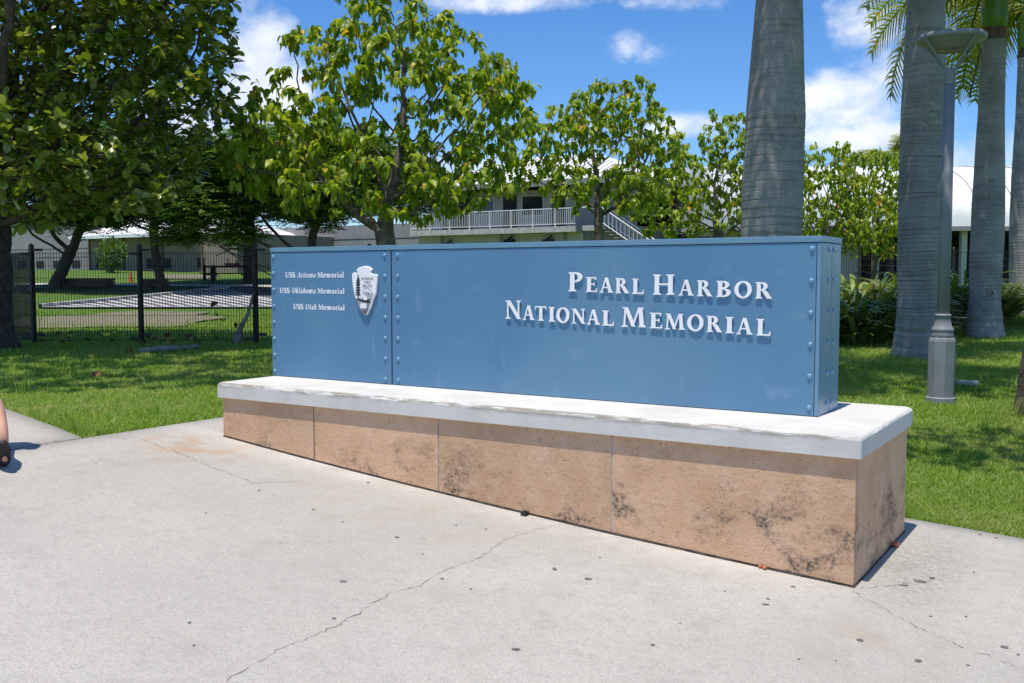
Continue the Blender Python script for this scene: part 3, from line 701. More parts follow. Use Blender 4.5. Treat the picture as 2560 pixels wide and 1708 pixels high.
def zoom7(x, y): return 1200+x*.34043, 600+y*.34043
YF = D0-.0135
def sp7(x, y): return psign(*zoom7(x, y), YF)
line1 = [('P',648,750,240,378),('E',775,860,275,383),('A',877,975,280,388),('R',993,1093,280,390),('L',1115,1203,283,396),('H',1268,1427,250,403),('A',1456,1567,293,409),('R',1592,1703,295,415),('B',1733,1840,298,419),('O',1866,1994,302,424),('R',2020,2143,308,432)]
line2 = [('N',185,300,450,580),('A',312,397,488,590),('T',402,487,490,597),('I',503,548,497,600),('O',560,655,497,604),('N',672,772,505,610),('A',783,878,513,622),('L',897,983,515,627),('M',1037,1215,490,640),('E',1245,1338,535,650),('M',1355,1502,542,658),('O',1520,1640,550,668),('R',1662,1775,557,682),('I',1800,1860,565,685),('A',1880,2000,570,692),('L',2027,2133,577,703)]
for ln in (line1, line2):
    tops = {}; bases = []
    for i, (c, a, b, t, bs) in enumerate(ln):
        zb0 = sp7((a+b)/2, bs)[1]; bases.append(zb0); big = c in 'PHNM' and (i == 0 or (c == 'H') or (c == 'M' and i == 8))
        tops.setdefault(big, []).append(sp7((a+b)/2, t)[1]-zb0)
    zbl = np.polyfit(range(len(bases)), bases, 1); hts = {k: float(np.median(v)) for k, v in tops.items()}
    for i, (c, a, b, t, bs) in enumerate(ln):
        big = c in 'PHNM' and (i == 0 or (c == 'H') or (c == 'M' and i == 8))
        x0 = sp7(a, bs)[0]; x1 = sp7(b, bs)[0]; z0 = float(np.polyval(zbl, i)); h = hts[big]
        st, adv = glyph(c); xsm = [p[0] for A, B, q in st for p in A+B]; lo, hi = min(xsm), max(xsm); k = (x1-x0)/(hi-lo)
        mb = MB(); emit(mb, st, lambda u, v: (x0+(u-lo)*k, z0+v*h), YF, D0-.0055)
        mb.obj('letter', M['white'], sign)
def zoom6(x, y): return 640+x*.2553, 600+y*.2553
def print_line(segs, xa, xb, ya, yb, cap):
    """flat white print between two zoomed pixels on the baseline"""
    x0, z0 = psign(*zoom6(xa, ya), D0); x1, z1 = psign(*zoom6(xb, yb), D0); z0 = z1 = (z0+z1)/2; h = cap
    glyphs = []; pen = 0.
    for txt, ital in segs:
        for ch in txt:
            st, adv = glyph(ch); adv *= (.88 if ital else 1.)
            glyphs.append((st, pen, ital)); pen += adv+.05
    k = (x1-x0)/(pen-.05); mb = MB()
    for st, p0, ital in glyphs:
        emit(mb, st, lambda u, v: (x0+(p0+(u*.88+v*.20 if ital else u))*k, z0+v*h), D0-.0012, D0-.0002)
    return mb.obj('printed_line', M['white'], sign, kind='stuff')
capz = psign(*zoom6(560, 318), D0)[1]-psign(*zoom6(560, 370), D0)[1]
print_line([('USS ', 0), ('Arizona', 1), (' Memorial', 0)], 288, 862, 362, 375, capz)
print_line([('USS ', 0), ('Oklahoma', 1), (' Memorial', 0)], 233, 868, 511, 537, capz)
print_line([('USS ', 0), ('Utah', 1), (' Memorial', 0)], 367, 870, 670, 698, capz)
# arrowhead emblem
YE = D0-.022
def ze(x, y): return psign(860+x*.11483, 640+y*.11483, YE)
outl = [(165,430),(170,395),(205,362),(262,388),(285,368),(270,290),(330,250),(400,228),(460,220),(540,240),(600,290),(578,340),(585,378),(640,398),(690,400),(720,420),(715,560),(700,680),(690,800),(660,870),(620,960),(590,1080),(540,1180),(500,1265),(470,1285),(430,1280),(380,1240),(340,1170),(300,1080),(255,960),(225,860),(200,740),(180,600)]
mb = MB(); pl = [ze(*q) for q in outl]; n = len(pl); cxz = np.mean(pl, 0)
ins = [(x+(cxz[0]-x)*.035, z+(cxz[1]-z)*.025) for x, z in pl]
V = [(x, YE, z) for x, z in ins]+[(x, YE+.004, z) for x, z in pl]+[(x, D0-.004, z) for x, z in pl]
fs = [tuple(range(n))]+[(l*n+i, l*n+(i+1) % n, (l+1)*n+(i+1) % n, (l+1)*n+i) for l in (0, 1) for i in range(n)]+[tuple(2*n+i for i in range(n))[::-1]]
mb.v = V; mb.f = fs; emb = mb.obj('emblem', M['white'], sign, label='white arrowhead emblem with black tree, mountain and lettering')
mb = MB(); lay = [0]
def black(pts):
    lay[0] += 1; q = [ze(*p) for p in pts]; y = YE-.0006-.00005*lay[0]
    mb.add([(a, y, b) for a, b in q], [tuple(range(len(q)))])
r = random.Random(5); tx = 305; layers = [(430,14),(480,26),(520,40),(560,44),(600,50),(640,52),(690,58),(740,58),(790,62),(840,58)]
for i, (y, w) in enumerate(layers):
    sk = (12 if i in (2, 3) else -6 if i > 4 else 8)
    black([(tx-w+sk*0+r.uniform(-8, 8), y+22), (tx-w*.6, y-8), (tx, y-26), (tx+w*.7, y-10), (tx+w+r.uniform(-6, 14), y+16), (tx+w*.3, y+26), (tx-w*.2, y+18)])
black([(298,840),(318,840),(322,940),(294,940)])
for x, y, h in ((270,950,46),(340,950,60),(365,950,70),(408,960,110),(515,960,75),(545,955,40)): black([(x-13, y+14), (x-4, y-h*.5), (x, y-h), (x+4, y-h*.5), (x+13, y+14)])
black([(250,945),(330,940),(420,955),(510,970),(590,985),(585,1020),(500,1015),(400,990),(320,975),(262,968)])
black([(500,940),(600,930),(598,955),(520,962)])
for a, b in (((395,760),(510,690)), ((510,690),(640,830)), ((400,800),(640,840))):
    d = np.array(b, float)-a; d /= np.linalg.norm(d); nn = np.array([-d[1], d[0]])*4.; black([tuple(a+nn), tuple(b+nn), tuple(b-nn), tuple(a-nn)])
for pk in ([(480,800),(490,755),(505,800)], [(520,815),(530,780),(556,825)], [(425,800),(440,770),(452,800)]): black(pk)
for i in range(6): y = 830+16*i; black([(420+i*22, y), (642-i*4, y+4), (642-i*4, y+9), (420+i*22, y+5)])
for i in range(15):
    y = 990+19*i; a = 270+(y-970)*.38; b = 590-(y-990)*.36
    hole = 1010 < y < 1125
    if hole: black([(a, y), (358, y+2), (352, y+9), (a+4, y+8)]); black([(492, y+2), (b, y+4), (b-3, y+14), (490, y+10)])
    else: black([(a, y), (b, y+3), (b-4, y+13+i*.3), (a+5, y+9)])
mb.obj('emblem_print', M['black'], emb, kind='stuff')
mb = MB(); SWo = SW; SW = .15; TW = .11
for txt, xa, xb, yy, ch in (('NATIONAL', 375, 648, 524, 55), ('PARK', 445, 580, 600, 52), ('SERVICE', 408, 622, 682, 54)):
    pen = 0; gl = []
    for c in txt: st, adv = glyph(c); gl.append((st, pen)); pen += adv+.07
    for st, p0 in gl:
        for A, B, cl in st:
            if len(A) == 3: continue                                    # leave the serifs off
            lay[0] += 1; y = YE-.0004-.00003*lay[0]; nA = len(A); V = []
            for u, v in A+B: a, b = ze(xa+(p0+u)/pen*(xb-xa), yy-v*ch); V.append((a, y, b))
            mb.add(V, [(i, (i+1) % nA, nA+(i+1) % nA, nA+i) for i in range(nA if cl else nA-1)])
mb.obj('emblem_lettering', M['black'], emb, kind='stuff')
SW = SWo; TW = .085
#@@PART3
# ---------------------------------------------------------------- buildings
def wbox(name, x0, y0, z0, x1, y1, z1, m, parent, **k): mb = MB(); mb.box(x0, y0, z0, x1, y1, z1); return mb.obj(name, m, parent, **k)
# two-storey block with a balcony, aligned with the sign
BY = 47.6; X1 = -18.8; X0b = -34.2; BZ = 1.2; FL = 4.62; EV = 7.05
bld = thing('balcony_building', 'two-storey beige building with white roof and long railed balcony behind the trees', 'building', ((X0b+X1)/2, BY, BZ))
wbox('ground_floor_wall', X0b, BY-1.2, BZ, X1-3, BY+9.3, FL-.35, M['wall_beige'], bld)
uw = wbox('upper_wall', X0b, BY, FL, X1, BY+9.2, EV, M['wall_beige'], bld)
wbox('end_wall', X1-3.0, BY-1.0, BZ, X1, BY+9.3, EV-.05, M['wall_grey'], bld)
for z in (2.6, 3.75, 5.0, 6.3): wbox('siding_joint', X1-.02, BY-1.0, z, X1+.012, BY+9.3, z+.04, M['gap'], bld)
bal = wbox('balcony_slab', X0b, BY-2.0, FL-.34, X1-3.05, BY+.05, FL, M['kerb'], bld)
for x in np.arange(X0b+2, X1-4, 4.6):
    wbox('pilaster', x-.09, BY-1.28, BZ, x+.09, BY-1.19, FL-.36, M['wall_grey'], bld)
def door(x0, x1, z0=FL+.02, z1=FL+2.15):
    d = wbox('door', x0, BY-.05, z0, x1, BY-.004, z1, M['dark'], bld)
for x0, x1 in ((-33.0,-30.6),(-28.2,-27.2),(-24.6,-23.7)): door(x0, x1)
for x0, x1, z0, z1 in ((-30.4,-28.9,FL+1.0,FL+2.1),(-26.8,-25.2,FL+.8,FL+2.1)):
    f_ = wbox('window', x0, BY-.06, z0, x1, BY-.004, z1, M['trim'], bld)
    wbox('pane', x0+.06, BY-.075, z0+.06, x1-.06, BY-.0605, z1-.06, M['glass'], f_)
for k in range(5):                                                   # window band on the end wall
    y0 = BY-.3+k*1.72
    if k == 2: continue
    f_ = wbox('window', X1+.002, y0, 5.30, X1+.06, y0+1.5, 6.55, M['trim'], bld)
    wbox('pane', X1+.0605, y0+.07, 5.36, X1+.075, y0+.72, 6.49, M['glass'], f_); wbox('pane', X1+.0605, y0+.79, 5.36, X1+.075, y0+1.43, 6.49, M['glass'], f_)
rl = MB(); ry = BY-1.92; rx0, rx1 = X0b, X1-3.1                       # balcony railing
mb = MB(); mb.box(rx0, ry-.03, FL+1.04, rx1, ry+.03, FL+1.09); mb.box(rx0, ry-.02, FL+.12, rx1, ry+.02, FL+.16); mb.obj('rail', M['trim'], bld, kind='stuff')
for x in np.arange(rx0, rx1+.1, 1.56): wbox('railing_post', x-.03, ry-.03, FL, x+.03, ry+.03, FL+1.04, M['trim'], bld)
for x in np.arange(rx0+.13, rx1, .13): rl.box(x-.012, ry-.012, FL+.16, x+.012, ry+.012, FL+1.04)
rl.obj('balusters', M['trim'], bld, kind='stuff')
# roof: low hip of white sheet with standing seams and a grey fascia
OV = 2.2; a0, a1, b0, b1 = X0b-1, X1+1.2, BY-OV, BY+9.6; rz = 9.6; hy = (b0+b1)/2
mb = MB(); V = [(a0,b0,EV+.32),(a1,b0,EV+.32),(a1,b1,EV+.32),(a0,b1,EV+.32),(a0+7,hy,rz),(a1-6,hy,rz)]
mb.add(V, [(0,1,5,4),(1,2,5),(2,3,4,5),(3,0,4),(0,3,2,1)]); rf = mb.obj('roof', M['roof'], bld)
mb = MB()
for i in range(40):
    x = a0+.4+(a1-a0-.8)*i/39; t = min(1, (x-a0)/7, (a1-x)/6); mb.tube([(x, b0, EV+.335), (x, b0+(hy-b0)*t, EV+.335+(rz-EV-.32)*t)], .03, 4)
mb.obj('roof_seams', M['wall_grey'], rf, kind='stuff')
mb = MB()
for x0, y0, x1, y1 in ((a0, b0, a1, b0+.06), (a1-.06, b0+.07, a1, b1), (a0, b0+.07, a0+.06, b1)): mb.box(x0, y0, EV-.02, x1, y1, EV+.30)
mb.obj('fascia', M['wall_grey'], rf, kind='stuff'); wbox('soffit', a0+.07, b0+.07, EV+.20, a1-.07, b1-.02, EV+.28, M['wall_grey'], rf)
mb = MB(); xs0 = X1-3.0; mb.box(X1-2.6, BY-2.0, FL-.3, X1-1.4, BY-1.05, FL, None)                 # landing and stair flight
st = mb.obj('stair_landing', M['kerb'], bld)
for i in range(15):
    mb = MB(); mb.box(X1-1.4+i*.28, BY-2.0, FL-.18*(i+1)-.06, X1-1.1+i*.28, BY-1.05, FL-.18*(i+1)); mb.obj('stair_tread', M['wall_grey'], bld)
mb = MB(); sx0, sx1 = X1-1.4, X1+2.8
for yy in (BY-2.0, BY-1.1):
    mb.tube([(X1-2.6, yy, FL+1.05), (sx0, yy, FL+1.05), (sx1, yy, FL+1.05-2.7)], .035, 6); mb.tube([(sx0, yy, FL+.2), (sx1, yy, FL+.2-2.7)], .03, 6)
    for i in range(17): x = sx0+(sx1-sx0)*i/16; z = FL-2.7*i/16; mb.tube([(x, yy, z+.1), (x, yy, z+1.05)], .018, 4)
mb.tube([(sx1, BY-2.0, 2.9), (sx1+4.4, BY-2.0, 2.85)], .04, 6)
for i in range(9): x = sx1+4.4*i/8; mb.tube([(x, BY-2.0, 1.6), (x, BY-2.0, 2.9)], .022, 4)
mb.obj('stair_railing', M['trim'], bld, kind='stuff')
for i, (x, z) in enumerate(((-31.6, 3.6), (-26.9, 3.75), (-24.1, 3.7))):
    mb = MB(); mb.box(x-.35, BY-1.45, z-.2, x+.35, BY-1.205, z+.2); mb.tube([(x-.1, BY-1.3, z+.2), (x+.25, BY-1.35, z+.42)], .05, 6); mb.obj('wall_fixture', M['dark'], bld)

# long low wing to the left
lw = thing('low_building', 'long low building with white roof and floor vents beyond the fenced lawn', 'building', (-62, 43, 2.0))
LX0, LX1, LY = -92., -47.3, 43.
wbox('grey_wall', LX0, LY, .8, -64.5, LY+10, 7.4, M['wall_grey'], lw); wbox('parapet', LX0-.2, LY-.2, 7.41, -64.3, LY+10, 7.6, M['wall_tan'], lw)
wbox('tan_wall', -64.4, LY-.4, .8, LX1, LY+10, 4.72, M['wall_tan'], lw)
for x in (-64.3, -60.0, -55.4, -51.0): wbox('pilaster', x, LY-.5, 1.2, x+.18, LY-.402, 4.7, M['wood'], lw)
for x in (-82,-79.6,-77.2,-74.8,-72.2,-69.8,-67.2): wbox('vent', x, LY-.03, 2.35, x+1.1, LY-.004, 2.95, M['dark'], lw)
for x in (-63.4,-61.7,-57.2,-55.2,-51.5): wbox('vent', x, LY-.43, 2.25, x+.8, LY-.405, 3.0, M['dark'], lw)
for z in (3.2, 3.9): wbox('siding_joint', LX0, LY-.012, z, -64.55, LY-.001, z+.04, M['gap'], lw)
RX0, RX1 = -64.2, -51.5
mb = MB(); V = [(RX0,LY-2.2,4.75),(RX1+.4,LY-2.2,4.75),(RX1+.4,LY+11,4.75),(RX0,LY+11,4.75),(RX0+2,LY+4,6.6),(RX1-3,LY+4,6.6)]
mb.add(V, [(0,1,5,4),(1,2,5),(2,3,4,5),(3,0,4),(0,3,2,1)]); rf = mb.obj('roof', M['roof'], lw)
wbox('fascia', RX0, LY-2.26, 4.52, RX1+.4, LY-2.205, 4.78, M['trim'], rf)
bk = thing('link_building', 'grey block joining the low building and the balcony building', 'building', (-47, 47, 1.8))
wbox('wall', -60.0, 52.5, 1., -34.6, 58, 5.6, M['wall_grey'], bk)
for z in (3.1, 4.5): wbox('siding_joint', -60, 52.48, z, -34.6, 52.499, z+.05, M['gap'], bk)
# pavilion with a vaulted white roof on the right
pv = thing('vaulted_pavilion', 'open pavilion with curved white ribbed roof behind the palms', 'pavilion', W(20, 52), YAW)
g0 = W(20, 52)[2]
def pv_box(name, x0, y0, z0, x1, y1, z1, m, p=None): mb = MB(); mb.box(x0, y0, z0, x1, y1, z1); o = obj(name, mb.mesh(name), m, p or pv, local=True); return o
n = 16; prof = [(-1.2+8.5*(1-math.cos(R(90*i/n))), 4.22-g0+3.9*math.sin(R(90*i/n))**.9) for i in range(n+1)]; prof += [(15.8-y, z) for y, z in prof[:-1][::-1]]
mb = MB(); V = []; fs = []; PX = (-9.6, 14.)
for x in PX:
    for y, z in prof: V.append((x, y, z))
k = len(prof)
for i in range(k-1): fs.append((i, i+1, k+i+1, k+i))
fs += [tuple(range(k)), tuple(k+i for i in range(k))[::-1]]
mb.v = V; mb.f = fs; rf = obj('roof', mb.mesh('roof', True), M['roof'], pv, local=True); rf.data.polygons[-1].use_smooth = False; rf.data.polygons[-2].use_smooth = False
for j in range(13):
    x = PX[0]+.3+j*1.93; mb = MB(); mb.tube([(x, y, z+.02) for y, z in prof[:n+2]], .035, 4); o = obj('roof_seam', mb.mesh('roof_seam'), M['wall_grey'], rf, local=True)
pv_box('fascia', PX[0]-.1, -1.3, 4.0-g0, PX[1]+.1, -1.12, 4.23-g0, M['wall_grey']); pv_box('soffit', PX[0], -1.1, 4.06-g0, PX[1], 15, 4.13-g0, M['wood'])
pv_box('wall', PX[0]+.3, 1.0, -.8, -1.1, 12, 4.05-g0, M['wall_beige'])
pv_box('back_wall', -1.0, 9.0, -.8, PX[1]-.3, 12, 4.05-g0, M['dark'])  # shade of the open interior put into the wall's near-black colour
for x in (-1.0, 3.6, 8.2, 12.8): pv_box('column', x, -.6, -.8, x+.3, -.3, 4.05-g0, M['wall_beige'])
# small roof seen between the third tree and the nearest palm
sr = thing('white_roofed_shed', 'low white-roofed hall end seen left of the nearest palm', 'building', W(14.2, 66), YAW)
s0 = W(14.2, 66)[2]
def sb(name, x0, y0, z0, x1, y1, z1, m): mb = MB(); mb.box(x0, y0, z0, x1, y1, z1); return obj(name, mb.mesh(name), m, sr, local=True)
sb('wall', -1.4, 0, -.5, 6, 8, 4.6-s0, M['wall_beige']); sb('fascia', -2.0, -.9, 4.55-s0, 6.6, -.8, 4.85-s0, M['wall_grey'])
mb = MB(); mb.add([(-2,-.79,4.75-s0),(6.6,-.79,4.75-s0),(6.6,8.8,4.75-s0),(-2,8.8,4.75-s0),(1.5,4,7.2-s0),(6.6,4,7.2-s0)], [(0,1,5,4),(1,2,5),(2,3,4,5),(3,0,4),(0,3,2,1)])
obj('roof', mb.mesh('roof'), M['roof'], sr, local=True)

# ---------------------------------------------------------------- fences
def fence(name, label, posts, h, rotz=None, wires=.05, wr=.0035, rows=8, post_r=.034):
    c = np.mean(posts, 0); t = thing(name, label, 'fence', (c[0], c[1], c[2]))
    for i, p in enumerate(posts):
        mb = MB(); d = np.array([*rt, 0]); mb.box(p[0]-post_r, p[1]-post_r, p[2]-.1, p[0]+post_r, p[1]+post_r, p[2]+h+.06)
        mb.add([(p[0]-post_r, p[1]-post_r, p[2]+h+.0602), (p[0]+post_r, p[1]-post_r, p[2]+h+.0602), (p[0]+post_r, p[1]+post_r, p[2]+h+.0602), (p[0]-post_r, p[1]+post_r, p[2]+h+.0602), (p[0], p[1], p[2]+h+.10)], [(0,1,4),(1,2,4),(2,3,4),(3,0,4)])
        q = mb.obj('post', M['fence'], t)
        if i < len(posts)-1 or i > 0:
            for hz in (.06, h*.52, h-.12):
                mb = MB()
                for s in (-1, 1):
                    if (i == 0 and s < 0) or (i == len(posts)-1 and s > 0): continue
                    u = (posts[min(i+1, len(posts)-1)]-posts[max(i-1, 0)])[:2]; u = u/np.linalg.norm(u)
                    a = p[:2]+u*s*.03; b = p[:2]+u*s*.20; nn = np.array([-u[1], u[0]])*.02; zz = p[2]+hz+(.07 if s > 0 else 0)
                    mb.add([(a[0]-nn[0], a[1]-nn[1], zz), (b[0]-nn[0], b[1]-nn[1], zz), (b[0]+nn[0], b[1]+nn[1], zz), (a[0]+nn[0], a[1]+nn[1], zz),
                            (a[0]-nn[0], a[1]-nn[1], zz+.045), (b[0]-nn[0], b[1]-nn[1], zz+.045), (b[0]+nn[0], b[1]+nn[1], zz+.045), (a[0]+nn[0], a[1]+nn[1], zz+.045)],
                           [(0,3,2,1),(4,5,6,7),(0,1,5,4),(1,2,6,5),(2,3,7,6),(3,0,4,7)])
                mb.obj('clamp', M['fence'], q, kind='stuff')
    for a, b in zip(posts[:-1], posts[1:]):
        mb = MB(); l = np.linalg.norm(b-a); n = int(l/wires)
        for k in range(1, n):
            p = a+(b-a)*k/n; mb.box(p[0]-wr, p[1]-wr, p[2]+.04, p[0]+wr, p[1]+wr, p[2]+h-.06)
        for k in range(rows):
            z = .05+(h-.14)*k/(rows-1); u = (b-a)/l; nn = np.array([-u[1], u[0], 0])*.008
            mb.tube([a+(0, 0, z)+nn, b+(0, 0, z)+nn], wr*.9, 4)
        mb.obj('mesh_panel', M['fence'], t, kind='stuff')
    return t
FD = 18.0
posts = [W((px-1280)/F*FD, FD) for px in (-215, 83, 352, 639, 925, 1210)]
fence('mesh_fence', 'black welded mesh fence with square posts left of the sign', posts, 1.74)
pl = [W((px-1280)/F*D, D) for px, D in ((83, 18.35), (-60, 22.5), (-190, 27))]
fence('mesh_fence', 'black mesh fence running back from the corner beside the left trunk', pl, 1.74)
pr = [W((px-1280)/F*D, D) for px, D in ((1950, 37.2), (2145, 36.8), (2181, 36.8), (2380, 36.4), (2620, 36))]
fence('mesh_fence', 'black mesh fence behind the strap-leaved shrubs on the right', pr, 1.9, wires=.09, wr=.006)

# ---------------------------------------------------------------- trees
def grow(attr, nodes, parents, seg=.22, kill=.4, iters=130, trop=(0, 0, .04), jitter=.12, seed=1):
    """space colonisation: grows a branch skeleton towards the attraction points"""
    rg = np.random.default_rng(seed); N = [np.asarray(p, float) for p in nodes]; par = list(parents); A = np.asarray(attr, float)
    best = np.full(len(A), 1e9); bi = np.zeros(len(A), int)
    def upd(lo):
        nonlocal best, bi
        Q = np.array(N[lo:])
        if not len(Q): return
        for c in range(0, len(Q), 400):
            d = np.linalg.norm(A[:, None]-Q[None, c:c+400], axis=2); j = d.argmin(1); m = d[np.arange(len(A)), j]; w = m < best; best = np.where(w, m, best); bi = np.where(w, lo+c+j, bi)
    upd(0); kids = {}
    for _ in range(iters):
        if not len(A): break
        lo = len(N); acc = {}
        dv = A-np.array(N)[bi]; dv /= np.linalg.norm(dv, axis=1)[:, None]+1e-9
        for i, b in enumerate(bi): acc[b] = acc.get(b, 0)+dv[i]
        for b, v in acc.items():
            v = v/(np.linalg.norm(v)+1e-9)+np.array(trop)+rg.normal(0, jitter, 3); v /= np.linalg.norm(v)
            p = N[b]+v*seg
            if any(np.linalg.norm(p-N[c]) < seg*.35 for c in kids.get(b, ())): continue
            kids.setdefault(b, []).append(len(N)); N.append(p); par.append(int(b))
        if len(N) == lo: break
        upd(lo); keep = best > kill; A = A[keep]; best = best[keep]; bi = bi[keep]
    return np.array(N), np.array(par)
def radii(par, tip=.006, ex=2.3, rmin=None):
    n = len(par); acc = np.zeros(n); ch = np.zeros(n, int)
    for i in range(n-1, 0, -1):
        r = acc[i] if ch[i] else tip**ex; acc[i] = r; acc[par[i]] += r; ch[par[i]] += 1
    return acc**(1/ex), ch
def branches_mesh(name, N, par, r, sides=6, rcut=0.):
    main = {}
    for i in range(1, len(N)):
        p = par[i]
        if p not in main or r[i] > r[main[p]]: main[p] = i
    D = np.zeros_like(N)
    for i in range(1, len(N)): D[i] = N[i]-N[par[i]]
    D[0] = (0, 0, 1); D /= np.linalg.norm(D, axis=1)[:, None]+1e-9
    V = []; fs = []
    def ring(c, d, rad, k):
        a = np.cross(d, (.31, .95, .05)); a /= np.linalg.norm(a)+1e-9; b = np.cross(d, a)
        t = 2*np.pi*np.arange(k)/k; return c+rad*(np.cos(t)[:, None]*a+np.sin(t)[:, None]*b)
    for i in range(1, len(N)):
        if r[i] < rcut: continue
        p = par[i]; k = sides if r[i] > .02 else (5 if r[i] > .01 else 3); m = main[p] == i
        r0 = r[p] if m else min(r[p], r[i]*1.25); d0 = D[p] if m else D[i]
        o = len(V); V.extend(ring(N[p], d0, r0, k)); V.extend(ring(N[i], D[i], r[i], k))
        for q in range(k): fs.append((o+q, o+(q+1) % k, o+k+(q+1) % k, o+k+q))
    return np_mesh(name, np.array(V), np.array(fs), True)
def leaf_tmpl(ln, wd, fold=.25, droop=.3, kind='oval'):
    if kind == 'oval': st = [(0, .0), (.3, .36), (.62, .5), (.86, .34), (1, 0)]
    elif kind == 'heart': st = [(0, .16), (.18, .5), (.48, .5), (.78, .30), (1, .02)]
    else: st = [(0, .05), (.5, .5), (1, 0)]
    V = []; 
    for t, w in st:
        z = -droop*ln*t*t; hw = w*wd
        V += [(t*ln, -hw, z+abs(hw)*fold), (t*ln, 0, z), (t*ln, hw, z+abs(hw)*fold)]
    fs = []
    for i in range(len(st)-1):
        k = 3*i; fs += [(k, k+1, k+4, k+3), (k+1, k+2, k+5, k+4)]
    return np.array(V), np.array(fs)
def frames(dirs, roll, up=(0, 0, 1)):
    d = dirs/(np.linalg.norm(dirs, axis=1)[:, None]+1e-9); u = np.broadcast_to(np.array(up, float), d.shape)
    y = np.cross(u, d); bad = np.linalg.norm(y, axis=1) < .05; y[bad] = (1, 0, 0); y /= np.linalg.norm(y, axis=1)[:, None]; z = np.cross(d, y)
    c, s = np.cos(roll)[:, None], np.sin(roll)[:, None]; y2 = y*c+z*s; z2 = -y*s+z*c
    return np.stack([d, y2, z2], 2)                                       # columns x,y,z
def scatter(name, tm, pos, Fm, size):
    TV, TF = tm; n = len(pos); V = np.einsum('nij,vj->nvi', Fm, TV)*size[:, None, None]+pos[:, None]
    Fq = (TF[None]+(np.arange(n)*len(TV))[:, None, None]).reshape(-1, TF.shape[1])
    return np_mesh(name, V.reshape(-1, 3), Fq, False)
def in_blobs(blobs, n, seed, shell=.55):
    rg = np.random.default_rng(seed); vol = np.array([b[3]*b[4]*b[5] for b in blobs]); vol = vol**.8; vol = vol/vol.sum(); out = []
    for i, c in zip(range(n), rg.choice(len(blobs), n, p=vol)):
        b = blobs[c]; v = rg.normal(0, 1, 3); v /= np.linalg.norm(v); q = rg.random()**(1/3); q = max(q, rg.random()*shell)
        S, D, z = b[0]+v[0]*b[3]*q, b[1]+v[1]*b[4]*q, b[2]+v[2]*b[5]*q; p = W(S, D, z); out.append(p)
    return np.array(out)
def split_nearest(pos, n=300):
    d = np.linalg.norm(pos-CAM, axis=1); hidden = np.zeros(len(pos), bool)
    k = np.argsort(d)[:n]; m = np.zeros(len(pos), bool); m[k] = True; return m
